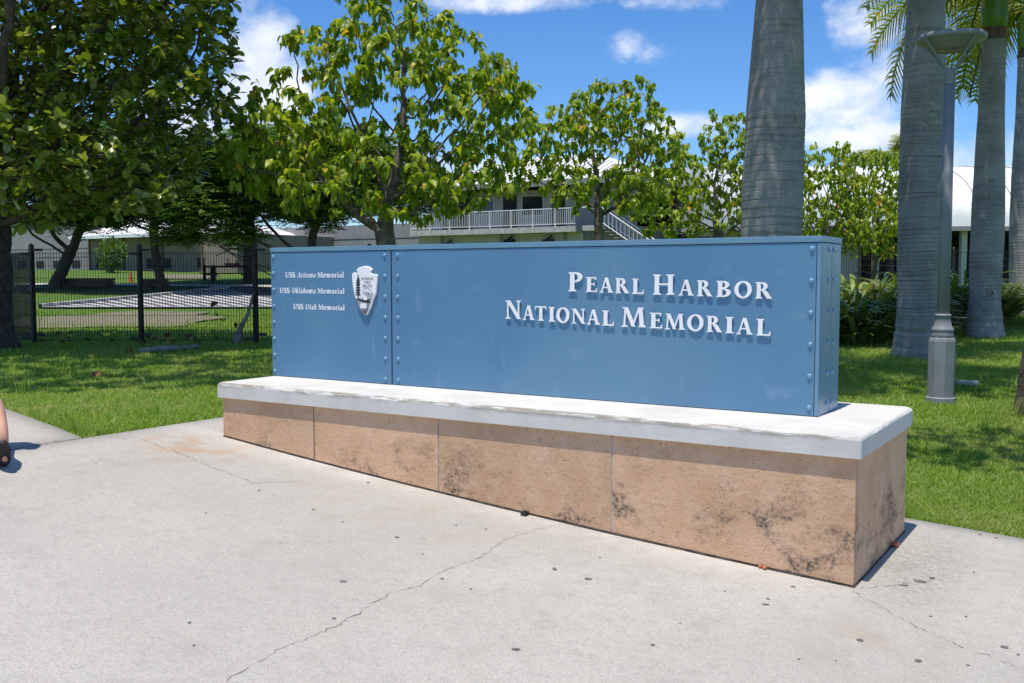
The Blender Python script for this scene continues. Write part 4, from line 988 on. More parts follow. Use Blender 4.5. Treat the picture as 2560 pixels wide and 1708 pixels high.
def plant_tree(name, label, S, D, blobs, kind, trunk_h, trunk_r, lean=(0, 0), natt=420, seed=1, group=None, leafm='kou', bark='bark', ls=.17, per_tip=6, dens=1.0, singles=0, kill=.38, seg=.22, forks=None):
    base = W(S, D); t = thing(name, label, 'tree', base, 0, group); rg = np.random.default_rng(seed+50)
    nodes = [base+(0, 0, -.1)]; par = [-1]; k = max(3, int(trunk_h/.25))
    for i in range(1, k+1):
        q = i/k; nodes.append(base+np.array([*(rt*lean[0]*q+fw*lean[1]*q), trunk_h*q])+np.array([*rg.normal(0, .012, 2), 0])); par.append(i-1)
    att = in_blobs(blobs, natt, seed)
    N, pr_ = grow(att, nodes, par, seg=seg, kill=kill, seed=seed, iters=90)
    r, ch = radii(pr_, tip=.0055)
    sc = trunk_r/max(r[1], 1e-6); hts = np.clip((r/r[1]), 0, 1); r = r*(1+(sc-1)*hts)
    z0 = base[2]; fl = np.clip(1-(N[:, 2]-z0)/.45, 0, 1); r = r*(1+.45*fl**2*(np.arange(len(N)) <= k))
    obj('trunk', branches_mesh('trunk', N, pr_, r, 9 if trunk_r > .2 else 7), M[bark], t)
    tips = np.where(ch == 0)[0]; thin = np.where((r < .011) & (ch > 0))[0]
    dirs = N-N[np.maximum(pr_, 0)]; dirs /= np.linalg.norm(dirs, axis=1)[:, None]+1e-9
    pos, dr, sz = [], [], []
    if kind == 'feather':                                                    # flat sprays of small leaflets
        src = np.concatenate([tips, thin]); 
        for i in src:
            for _ in range(int(rg.poisson(per_tip*(1. if ch[i] == 0 else .5)))):
                a = rg.random()*2*np.pi; ax = np.array([math.cos(a), math.sin(a), -.18+rg.normal(0, .15)]); o = N[i]+rg.normal(0, .10, 3); side = np.array([-ax[1], ax[0], 0])
                for j in range(7):
                    b = o+ax*ls*1.1*j
                    for s in (-1, 1): pos.append(b+side*s*.01); dr.append(side*s+ax*.5+rg.normal(0, .15, 3)); sz.append(rg.uniform(.8, 1.25))
        tm = leaf_tmpl(ls*1.6, ls*.75, .1, .15, 'small'); roll = rg.normal(0, .35, len(pos))
    elif kind == 'heart':                                                    # drooping heart leaves in bunches
        for i in np.concatenate([tips, thin]):
            n = rg.poisson(per_tip*dens*(1. if ch[i] == 0 else .38))
            for _ in range(n):
                a = rg.random()*2*np.pi; pos.append(N[i]+rg.normal(0, .04, 3)+dirs[i]*rg.uniform(-.1, .06)); h = rg.uniform(.6, 1.1)
                dr.append(np.array([math.cos(a)*h, math.sin(a)*h, rg.uniform(-1.5, 0.)])); sz.append(rg.uniform(.65, 1.15))
        tm = leaf_tmpl(ls, ls*.62, .38, .5, 'heart'); roll = rg.normal(0, .25, len(pos))
    else:                                                                    # rosettes of upright oval leaves
        for i in np.concatenate([tips, thin]):
            n = rg.poisson(per_tip*dens*(1. if ch[i] == 0 else .4)); ax = dirs[i]+np.array([0, 0, .5]); ax /= np.linalg.norm(ax)
            for _ in range(n):
                v = rg.normal(0, 1, 3); v -= ax*(v@ax); v /= np.linalg.norm(v); pos.append(N[i]+rg.normal(0, .03, 3)); dr.append(v+ax*rg.uniform(-.25, .75)); sz.append(rg.uniform(.7, 1.15))
        tm = leaf_tmpl(ls, ls*.62, .22, .12, 'oval'); roll = rg.normal(0, .4, len(pos))
    pos = np.array(pos); dr = np.array(dr); sz = np.array(sz); Fm = frames(dr, roll)
    m = split_nearest(pos, singles) if singles else np.zeros(len(pos), bool)
    obj('crown', scatter('crown', tm, pos[~m], Fm[~m], sz[~m]), M[leafm], t, kind='stuff')
    if singles:
        lm = bpy.data.meshes.new('leaf'); lm.from_pydata([tuple(q) for q in tm[0]], [], [tuple(int(i) for i in q) for q in tm[1]]); lm.materials.append(M[leafm])
        for i in np.where(m)[0]:
            o = obj('leaf', lm, None, t)
            o.matrix_basis = Matrix.Translation(Vector(pos[i])) @ Matrix([list(q) for q in Fm[i]]).to_4x4() @ Matrix.Diagonal((sz[i], sz[i], sz[i], 1))
    return t, len(pos)
cnt = {}
_, cnt['almond'] = plant_tree('almond_tree', 'big dark broad-leaved tree with thick trunk at the left edge', -8.92, 16.6,
    [(-9.2,17.2,6.6,4.0,3.6,3.2),(-6.6,16.4,4.2,1.9,2.0,1.45),(-8.6,16.2,4.1,2.4,2.2,1.6),(-6.1,16.2,6.4,1.7,1.8,1.6),(-5.7,16.4,4.9,1.3,1.6,1.1),(-8.2,15.6,5.6,2.6,1.6,2.0),(-5.0,16.6,6.9,.7,.9,.5),(-6.8,15.4,3.1,1.8,1.4,.75),(-7.6,15.2,3.5,2.0,1.5,.9),(-6.6,9.7,8.0,2.6,1.3,.7),(-4.2,10.6,8.2,1.9,1.3,.6),(-6.5,12.5,8.0,2.6,1.7,.7),(-4.0,12.6,8.2,1.8,1.4,.5)],
    'oval', 2.6, .40, natt=6800, seed=11, leafm='almond', bark='darkbark', ls=.19, per_tip=14, singles=300, kill=.24, seg=.20)
_, cnt['kou1'] = plant_tree('kou_tree', 'largest light green drooping-leaved tree rising behind the left half of the sign', -1.96, 17.,
    [(-2.15,17,5.4,1.25,1.3,1.35),(-3.5,17,4.25,1.25,1.3,1.05),(-.75,17,4.5,1.3,1.3,1.05),(-2.1,16.8,3.35,2.4,1.5,.85),(-.95,17,3.3,.8,.8,.7),(-.3,17,5.0,.75,.7,.5),(-4.2,17.1,3.8,.95,1.0,.95),(-3.3,17,5.5,.6,.7,.6),(-1.1,17,5.8,.5,.6,.4)],
    'heart', 2.05, .175, lean=(-.25, 0), natt=1500, seed=21, ls=.155, per_tip=17, singles=300, group='row of drooping-leaved trees', kill=.24)
_, cnt['kou2'] = plant_tree('kou_tree', 'mid-sized airy green tree in front of the balcony stairs', 2.2, 23.,
    [(2.2,23,5.3,1.3,1.1,.95),(1.0,23,4.7,1.1,1,.9),(3.2,23,4.7,1.0,.9,.85),(2.2,22.8,3.8,1.7,1.2,.75),(.8,23,4.2,.8,.8,.6),(2.9,23,5.9,.5,.5,.4)],
    'heart', 2.05, .11, lean=(-.15, 0), natt=1400, seed=33, ls=.15, per_tip=15, singles=300, group='row of drooping-leaved trees', kill=.24)
plant_tree('kou_tree', 'small green tree directly left of the nearest palm trunk', 5.9, 28.,
    [(6.1,28,5.4,.9,.8,1.05),(5.0,28,4.6,1.2,1,.9),(6.9,28,4.5,1.3,1.1,1.3),(4.6,27.6,3.6,1.4,1,1.0),(6.4,28,3.5,1.3,1,.8)], 'heart', 1.9, .12, natt=1400, seed=41, ls=.15, per_tip=15, group='row of drooping-leaved trees', kill=.25)
plant_tree('kou_tree', 'dense green tree between the two nearest palms, left of the pair', 10.6, 33.,
    [(10.3,33,4.7,1.5,1.4,1.4),(11.2,32.7,3.5,1.7,1.3,1.2),(9.9,33,3.3,1.2,1.1,1.1),(10.9,33,5.6,.9,.8,.6)], 'heart', 1.6, .12, natt=1300, seed=51, ls=.17, per_tip=9, group='row of drooping-leaved trees', kill=.24)
plant_tree('kou_tree', 'dense green tree between the two nearest palms, right of the pair', 12.6, 34.,
    [(12.6,34,4.7,1.6,1.4,1.4),(12.2,33.6,3.3,1.7,1.3,1.2),(13.4,34,4.2,1.2,1.1,1.3)], 'heart', 1.6, .12, natt=1300, seed=61, ls=.17, per_tip=9, group='row of drooping-leaved trees', kill=.24)
plant_tree('monkeypod_tree', 'dark feathery tree with twin trunks behind the left end of the sign', -9.2, 42.,
    [(-9,42,6.6,5.0,4,1.5),(-12.3,40.6,4.5,2.2,2,1.3),(-8,41,4.6,2.6,2,.9),(-5,42,5.4,2.4,2.5,1.3),(-13.5,41,3.6,1.7,1.4,.8),(-11.4,40.4,3.5,1.5,1.2,.6)], 'feather', 1.7, .24, lean=(.6, 0), natt=2200, seed=71, leafm='monkey', bark='darkbark', ls=.095, per_tip=12, kill=.34, seg=.28)
plant_tree('monkeypod_tree', 'dark spreading feathery tree over the lawn behind the fence at far left', -21.6, 46.,
    [(-20,45.5,7.2,5.5,4.5,1.8),(-17.5,44,5.2,2.6,2.2,1.2),(-23,45,5.6,3,3,1.6),(-15.5,45,6.5,2.6,2.6,1.4),(-19.5,43.5,4.3,2.0,1.6,.8),(-16.8,43.5,4.2,1.4,1.4,.6)], 'feather', 2.0, .28, lean=(1.0, 0), natt=2200, seed=81, leafm='monkey', bark='darkbark', ls=.10, per_tip=11, kill=.38, seg=.3)
plant_tree('monkeypod_tree', 'dark feathery tree in front of the link building', -14., 52.,
    [(-14.5,52,7.0,5,4,1.7),(-11,52,6.0,3,3,1.6),(-17,51,5.4,2.4,2,1.0)], 'feather', 2.0, .3, natt=2000, seed=91, leafm='monkey', bark='darkbark', ls=.11, per_tip=11, kill=.38, seg=.3)
plant_tree('monkeypod_tree', 'dark feathery tree hanging low over the parking lot kerb', -15.4, 43., [(-15,42.5,6.2,4.2,3,1.3),(-17.5,42,4.9,2.2,1.8,1.0),(-12.5,42,5.0,2.0,1.6,.9),(-15.2,42,4.6,1.6,1.4,.7)], 'feather', 1.8, .2, lean=(-.3, 0), natt=1900, seed=97, leafm='monkey', bark='darkbark', ls=.10, per_tip=10, kill=.38, seg=.3)
plant_tree('street_tree', 'dark trunk at the very right edge of the lawn, its crown above the picture', 5.75, 10.7, [(5.2,7.4,7.6,2.6,1.3,1.0),(3.4,7.3,7.8,1.5,1.0,.8),(5.4,10.8,7.8,2.6,1.1,1.0),(6.8,9.2,7.6,1.4,1.8,1.0)], 'heart', 4.6, .16, lean=(.35, .0), natt=2600, seed=95, bark='darkbark', ls=.2, per_tip=6, kill=.27)

# ---------------------------------------------------------------- royal palms
def palm(label, px, D, h, r_lo, r_mid, r_hi, seed, zone=3.0):
    rg = np.random.default_rng(seed); S = (px-1280)/F*D; b = W(S, D); t = thing('royal_palm', label, 'palm', b, 0, 'royal palms on the right lawn')
    prof = []; z = -.15
    while z < h:
        q = z/h; rad = np.interp(q, [-.05, .0, .05, .12, .30, .45, .75, 1], [r_lo*1.16, r_lo*1.10, r_lo*.93, r_mid*.93, r_mid, r_mid*.97, r_hi*1.08, r_hi])
        step = (.05+rg.random()*.035)*(1+.5*(q > .25)); d = .003+.005*rg.random()
        if z > .55: prof += [(rad, z), (rad-d*.3, z+step*.78), (rad-d*1.5, z+step*.86), (rad-d, z+step*.95)]
        else: prof += [(rad+rg.normal(0, .008), z)]
        z += step
    n = 28; mb = MB(); mb.lathe(prof, b, n); V = np.array(mb.v); a = np.arctan2(V[:, 1]-b[1], V[:, 0]-b[0])
    V[:, 2] += .010*np.sin(a*2+V[:, 2]*1.7)+.004*np.sin(a*5+V[:, 2]*3); lean = rg.normal(0, .006, 2); V[:, 0] += lean[0]*(V[:, 2]-b[2]); V[:, 1] += lean[1]*(V[:, 2]-b[2]); mb.v = [tuple(q) for q in V]
    rad_ = 1+.012*np.sin(2*a+V[:, 2]*.9+seed)+.010*np.sin(3*a-V[:, 2]*1.6)+.006*np.sin(7*a+V[:, 2]*5); V[:, 0] = b[0]+(V[:, 0]-b[0])*rad_; V[:, 1] = b[1]+(V[:, 1]-b[1])*rad_; mb.v = [tuple(q) for q in V]
    mb.obj('trunk', M['palmtrunk'], t, False)
    top = b+np.array([lean[0]*h, lean[1]*h, h])
    mb = MB(); mb.lathe([(r_hi*1.02, -.02), (r_hi*1.07, .05), (r_hi*.99, .14), (r_hi*1.03, .2), (r_hi*.97, .26)], top, 20); mb.obj('sheath_scar', M['drybrown'], t, True)
    mb = MB(); mb.lathe([(r_hi*.98, .22), (r_hi*1.1, .5), (r_hi*1.0, 1.0), (r_hi*.72, 1.5), (r_hi*.5, 1.85)], top, 20); mb.obj('crownshaft', M['crownshaft'], t, True)
    for k in range(18):
        az = k*2.399+rg.normal(0, .2); o = obj('frond', FRONDS[k % 3], M['frond'], t)
        el = [.75, .45, .15, -.1, -.28][k % 5]+rg.normal(0, .1)
        o.matrix_basis = Matrix.Translation(Vector(top+np.array([0, 0, 1.55]))) @ Matrix.Rotation(az, 4, 'Z') @ Matrix.Rotation(-el, 4, 'Y') @ Matrix.Scale(rg.uniform(.9, 1.08), 4)
    return t
def frond_mesh(seed):
    rg = np.random.default_rng(seed); n = 34; Lf = 3.5; pts = []
    for i in range(n+1):
        q = i/n; pts.append(np.array([Lf*(q-.12*q**3), 0, .55*q-1.9*q**2.3]))
    mb = MB(); mb.tube(pts[::3]+[pts[-1]], [.045*(1-.8*k/12) for k in range(len(pts[::3])+1)], 4)
    for i in range(4, n+1):
        q = i/n; d = pts[i]-pts[i-1]; d /= np.linalg.norm(d); ll = .82*math.sin(math.pi*min(1, .18+.78*q))**.7*.95+.08
        for s in (-1, 1):
            for j in range(2):
                side = np.array([d[0]*.75, s*1., .35*(1-2*j)+rg.normal(0, .15)]); side /= np.linalg.norm(side); p = pts[i]+(pts[min(i+1, n)]-pts[i])*j*.5; w = .026
                V = []
                for tq in (0, .35, .7, 1.):
                    c = p+side*ll*tq+np.array([0, 0, -.62*ll*tq**1.9]); ww = w*(1, 1.15, .8, .1)[int(round(tq*2.99))]; V += [c-d*ww, c+d*ww]
                mb.add(V, [(0,1,3,2),(2,3,5,4),(4,5,7,6)])
    return mb.mesh('frond')
FRONDS = [frond_mesh(s) for s in (1, 2, 3)]
palm('nearest thick grey palm trunk rising behind the sign, right of the white lettering', 1917, 13.0, 7.6, .46, .40, .235, 1)
palm('ringed grey palm trunk standing directly behind the street lamp', 2299, 16.6, 8.1, .405, .385, .27, 2)
palm('third palm trunk right of the lamp, its green crownshaft in view', 2462, 21.4, 6.4, .40, .345, .245, 3)
_p3 = bpy.data.objects['royal_palm.002']
mb = MB(); mb.tube([P(2452, 122, 20.95), P(2440, 178, 20.9), P(2432, 205, 20.9), P(2424, 244, 20.9)], [.022, .02, .016, .026], 6); mb.obj('hanging_stalk', M['drybrown'], _p3)
mb = MB()
for ln in (((2474,724),(2468,722),(2465,727),(2470,732),(2473,736),(2469,741),(2465,740)), ((2477,741),(2481,726),(2484,732),(2487,738)), ((2478,735),(2485,733))): mb.tube([P(a_, b_, 21.4-.372) for a_, b_ in ln], .007, 5)
mb.obj('carved_letters', M['darkbark'], _p3, kind='stuff')
palm('palm trunk cut off by the right edge, behind the others', 2560, 30., 7.75, .50, .47, .36, 4)
palm('palm farther off whose top shows above the dense green trees', 2222, 60., 5.6, .25, .22, .16, 5)

# strap-leaved shrubs
def lily_mesh(seed):
    rg = np.random.default_rng(seed); V = []; fs = []
    for k in range(95):
        a = rg.random()*2*np.pi; r0 = rg.random()**.5*.32; ll = rg.uniform(.55, 1.0); up = rg.uniform(.35, 1.25); w = rg.uniform(.022, .04)
        o = np.array([math.cos(a)*r0, math.sin(a)*r0, 0]); h = np.array([math.cos(a+rg.normal(0, .5)), math.sin(a+rg.normal(0, .5)), 0]); s = np.array([-h[1], h[0], 0]); b = len(V)
        for i, q in enumerate((0, .3, .6, .85, 1.)):
            c = o+h*ll*q*(.35+.5*q)/(.6+up*.5)+np.array([0, 0, ll*(up*q-.62*q*q*up)*1.25+.02]); ww = w*(.7, 1, .95, .6, .05)[i]; V += [c-s*ww+(0, 0, ww*.3), c+s*ww+(0, 0, ww*.3)]
        for i in range(4): fs.append((b+2*i, b+2*i+1, b+2*i+3, b+2*i+2))
    return np_mesh('leaves', np.array(V), np.array(fs))
LM = [lily_mesh(s) for s in (1, 2, 3)]
lil = [(2128,19.2,1.0),(2165,19.8,1.05),(2105,19.9,1.1),(2200,20.6,1.15),(2140,21.2,1.25),(2180,22.2,1.35),(2230,22.0,1.3),(2110,22.6,1.35),(2080,21.4,1.2),(2060,20.2,1.1),(2260,23.4,1.35),(2150,24,1.45),(2215,24.6,1.4),(2395,24.5,1.35),(2420,25.4,1.4),(2440,24.6,1.3),(2385,26,1.45),(2475,26,1.3),(2340,24.2,1.35),(2300,24.8,1.3),(2025,21.5,1.15),(2490,27.5,1.2)]
wh = ['before the fence', 'in the bed']
for i, (px, D, s) in enumerate(lil):
    rgp = random.Random(i); b = W((px-1280)/F*D, D)
    side = 'between the sign and the lamp' if px < 2290 else 'right of the lamp'
    t = thing('strap_leaf_shrub', f'clump of long strap leaves in the shrub bed {side}', 'shrub', b, rgp.random()*6, 'strap-leaved shrubs '+side)
    for j in range(3):
        o = obj('foliage', LM[(i+j) % 3], M['lily'], t, local=True, kind='stuff'); o.location = (rgp.uniform(-.25, .25), rgp.uniform(-.25, .25), 0); o.rotation_euler = (0, 0, rgp.random()*6); o.scale = (s*1.3, s*1.3, s*rgp.uniform(1.25, 1.6))
# round bush at the far building
def leaf_ball(name, c, rad, n, sz, m, parent, seed):
    rg = np.random.default_rng(seed); v = rg.normal(0, 1, (n, 3)); v /= np.linalg.norm(v, axis=1)[:, None]; q = rg.uniform(.45, 1.05, n)[:, None]; pos = c+v*q*np.array(rad)
    return obj(name, scatter(name, leaf_tmpl(sz, sz*.6, .2, .2, 'small'), pos, frames(v+rg.normal(0, .6, (n, 3)), rg.random(n)*6), rg.uniform(.7, 1.3, n)), m, parent, kind='stuff')
b = W((283-1280)/F*68, 68); t = thing('round_bush', 'leafy bush against the low building wall', 'bush', b); leaf_ball('foliage', b+(0, 0, 1.2), (1.0, .9, 1.2), 700, .26, M['bush'], t, 4)
mb = MB(); mb.tube([b, b+(0, 0, 1.2)], .06, 6); mb.obj('stem', M['darkbark'], t)
#@@PART4
# ---------------------------------------------------------------- street lamp
LD = 11.35; lb = W((2358-1280)/F*LD, LD); lamp = thing('street_lamp', 'grey post-top lamp with flat disc shade on four arms', 'street lamp', lb)
hz = CAM[2]+(692-112)/F*LD-lb[2]; R0 = .375                            # disc height above the lawn
mb = MB(); mb.lathe([(.172, -.1), (.172, .04), (.150, .05), (.150, .70), (.14, .735), (.125, .745)], lb, 8, True, R(22.5)); mb.obj('plinth', M['lamp'], lamp)
mb = MB(); mb.lathe([(.12, .745), (.125, .76), (.12, .785), (.118, .80), (.118, .815), (.125, .83), (.118, .85), (.10, .87), (.088, .93), (.084, .985), (.09, .99), (.09, 1.01), (.074, 1.02)], lb, 24); mb.obj('base_moulding', M['lamp'], lamp, True)
mb = MB(); mb.lathe([(.070, 1.0), (.066, 2.2), (.059, hz-.47)], lb, 24); mb.obj('pole', M['lamp'], lamp, True)
mb = MB(); mb.lathe([(.064, hz-.50), (.066, hz-.49), (.066, hz-.40), (.072, hz-.39), (.074, hz-.34), (.066, hz-.325)], lb, 24); mb.obj('collar', M['lamp'], lamp, True)
mb = MB(); mb.lathe([(.165, hz-.105), (.185, hz-.115), (.20, hz-.112), (.285, hz-.03), (R0*.97, hz-.012), (R0, hz+.0), (R0, hz+.035), (R0*.97, hz+.048), (.2, hz+.075), (.02, hz+.085)], lb, 40); mb.obj('disc_shade', M['lamp'], lamp, True)
mb = MB(); mb.lathe([(.01, hz-.1), (.12, hz-.102), (.15, hz-.112), (.164, hz-.118), (.165, hz-.108)], lb, 32); mb.obj('lens', M['lens'], lamp, True)
for k in range(4):
    a = YAW+R(20)+k*math.pi/2; d = np.array([math.cos(a), math.sin(a), 0.]); mb = MB()
    mb.tube([lb+d*.045+(0, 0, hz-.36), lb+d*.10+(0, 0, hz-.30), lb+d*.33+(0, 0, hz-.045), lb+d*.365+(0, 0, hz-.005)], .0135, 6); mb.obj('arm', M['lamp'], lamp)

# ---------------------------------------------------------------- things on the lawn
def bent(pts, rad, name, m, parent=None, n=7): mb = MB(); mb.tube(pts, rad, n); return mb.obj(name, m, parent, True)
def onlawn(px, py, dz=0.): p = pg(px, py); return p+(0, 0, dz)
a, b = onlawn(350, 884, .03), onlawn(498, 872, .04)
tag(bent([a, a*.7+b*.3+(0, 0, .02), a*.4+b*.6, b], [.05, .055, .05, .035], 'fallen_log', M['log']), 'grey fallen branch lying on the shaded grass before the fence', 'log')
p0 = onlawn(592, 858); q = np.array([*rt, 0]); u = np.array([0, 0, 1.])
tag(bent([p0-(0, 0, .05), p0+u*.12+q*.03, p0+u*.3+q*.08, p0+u*.5+q*.2, p0+u*.75+q*.28, p0+u*.95+q*.33], [.10, .08, .05, .032, .028, .022], 'dry_stump', M['log']), 'thin crooked dead sapling leaning against the last fence post', 'stump')
# fallen leaves caught along the fence foot
dl_V, dl_F = leaf_tmpl(.17, .12, .5, .35, 'oval')
dlm = bpy.data.meshes.new('fallen_leaf'); dlm.from_pydata([tuple(v) for v in dl_V], [], [tuple(int(i) for i in f) for f in dl_F]); dlm.materials.append(M['deadleaf'])
rl_ = random.Random(9)
for i in range(46):
    if i < 30: px, py = rl_.uniform(40, 670), rl_.uniform(852, 862)
    elif i < 40: px, py = rl_.uniform(30, 640), rl_.uniform(800, 960)
    else: px, py = rl_.uniform(60, 300), rl_.uniform(838, 856)
    p = onlawn(px, py, .05); o = obj('fallen_leaf', dlm, None); o.location = p; o.rotation_euler = (rl_.uniform(-.9, .9), rl_.uniform(-.9, .5), rl_.random()*6.28); o.scale = (rl_.uniform(.6, 1.1),)*3
    tag(o, 'curled brown fallen leaf on the grass along the fence', 'leaf', 'fallen leaves along the fence')
for px, py in ((547, 757), (538, 782), (597, 812), (407, 836)):
    p = P(px, py, 17.85); o = obj('caught_leaf', dlm, None); o.location = p; o.rotation_euler = (rl_.uniform(.8, 2), rl_.uniform(-.5, .5), rl_.random()*6.28)
    tag(o, 'brown leaf caught in the wires of the fence', 'leaf', 'leaves caught in the fence')
fb = []
def fruit(px, py, r, label, dz=0.):
    p = pg(px, py); mb = MB(); n, m = 10, 7; V = []; rg = random.Random(px)
    prof = [(r*math.sin(math.pi*i/m)*(1+.1*rg.random()), -r*.9*math.cos(math.pi*i/m)) for i in range(m+1)]; prof[0] = (.001, -r*.9); prof[-1] = (.001, r*.85)
    mb.lathe(prof, (p[0], p[1], p[2]+r*.85), n, False); tag(mb.obj('fallen_fruit', M['fruit'], None, True), label, 'fruit')
fruit(2238, 1368, .021, 'orange-pink fallen fruit beside the right end of the plinth'); fruit(1911, 1427, .013, 'orange fallen fruit at the foot of the front stone panel'); fruit(1900, 1421, .010, 'smaller yellowish fallen fruit touching the front stone panel')
p = pg(1312, 1289); mb = MB(); mb.box(p[0]-.018, p[1]-.022, p[2], p[0]+.018, p[1]+.02, p[2]+.026); mb.lathe([(.012, .026), (.012, .031), (.006, .033)], p, 8)
tag(mb.obj('rubber_block', M['rubber']), 'small black rubber block on the pavement at the plinth foot', 'block')
p = onlawn(2420, 962); mb = MB()
for a_, b_, c_, d_ in ((-.16, -.05, .03, .14),): pass
V = []; 
for k in range(9): t_ = 2*math.pi*k/9; V.append((p[0]+rt[0]*.14*math.cos(t_)+fw[0]*.09*math.sin(t_), p[1]+rt[1]*.14*math.cos(t_)+fw[1]*.09*math.sin(t_), p[2]))
mb.add(V+[(x, y, z+.05) for x, y, z in V], [tuple(range(9))[::-1], tuple(range(9, 18))]+[(i, (i+1) % 9, 9+(i+1) % 9, 9+i) for i in range(9)]); tag(mb.obj('flat_stone', M['kerb']), 'pale flat stone set in the grass right of the lamp', 'stone')
# timber planters, picnic table, bollards across the parking lot
def planter(px0, px1, D, h, label):
    a = W((px0-1280)/F*D, D); b = W((px1-1280)/F*D, D); c = (a+b)/2; t = thing('timber_planter', label, 'planter', c, YAW); w = np.linalg.norm((b-a)[:2])/2
    for i in range(3):
        for y in (-.5, .5): mb = MB(); mb.box(-w, y-.04, .02+i*h/3, w, y+.04, (i+1)*h/3-.01); obj('plank', mb.mesh('plank'), M['wood'], t, local=True)
        for x in (-w, w): mb = MB(); mb.box(x-.04, -.455, .02+i*h/3, x+.04, .455, (i+1)*h/3-.01); obj('plank', mb.mesh('plank'), M['wood'], t, local=True)
    mb = MB(); mb.box(-w+.05, -.45, 0, w-.05, .45, h-.1); obj('soil', mb.mesh('soil'), M['drypatch'], t, local=True)
planter(170, 278, 47, .42, 'longer brown timber planter beyond the parking lot'); planter(361, 415, 47, .40, 'shorter brown timber planter beyond the parking lot')
c = W((575-1280)/F*52, 52); t = thing('picnic_table', 'dark picnic table under the feathery tree', 'table', c, YAW)
for nm, bx in (('top', (-1.3, -.4, .78, 1.3, .4, .86)), ('bench', (-1.3, -.95, .44, 1.3, -.65, .5)), ('bench', (-1.3, .65, .44, 1.3, .95, .5)), ('leg', (-1.0, -.06, 0, -.85, .06, .77)), ('leg', (.85, -.06, 0, 1.0, .06, .77)), ('crossbeam', (-1.0, -.9, .36, -.86, .9, .435)), ('crossbeam', (.86, -.9, .36, 1.0, .9, .435))):
    mb = MB(); mb.box(*bx); obj(nm, mb.mesh(nm), M['dark'], t, local=True)
c2 = c+np.array([*(rt*.2), .86]); mb = MB(); mb.box(c2[0]-.5, c2[1]-.12, c2[2], c2[0]+.4, c2[1]+.12, c2[2]+.16); mb.tube([c2+(-.4, 0, .16), c2+(-.4, 0, .4)], .03, 6); mb.tube([c2+(.3, 0, .16), c2+(.3, 0, .36)], .03, 6)
tag(mb.obj('red_carrier', M['red']), 'red carrier left on the picnic table', 'carrier')
for px, D, lab in ((513, 55, 'short dark bollard left of the picnic table'), (537, 55, 'taller dark bollard nearest the picnic table')):
    b_ = W((px-1280)/F*D, D); mb = MB(); mb.lathe([(.10, -.1), (.10, .75), (.085, .8), (.03, .84)], b_, 10); tag(mb.obj('bollard', M['dark']), lab, 'bollard')
b_ = W((329-1280)/F*52, 52); mb = MB(); mb.lathe([(.16, 0), (.16, .03), (.11, .04), (.03, .55), (.015, .57)], b_, 12); tag(mb.obj('traffic_cone', M['orange']), 'small orange cone on the grass near the planters', 'cone')

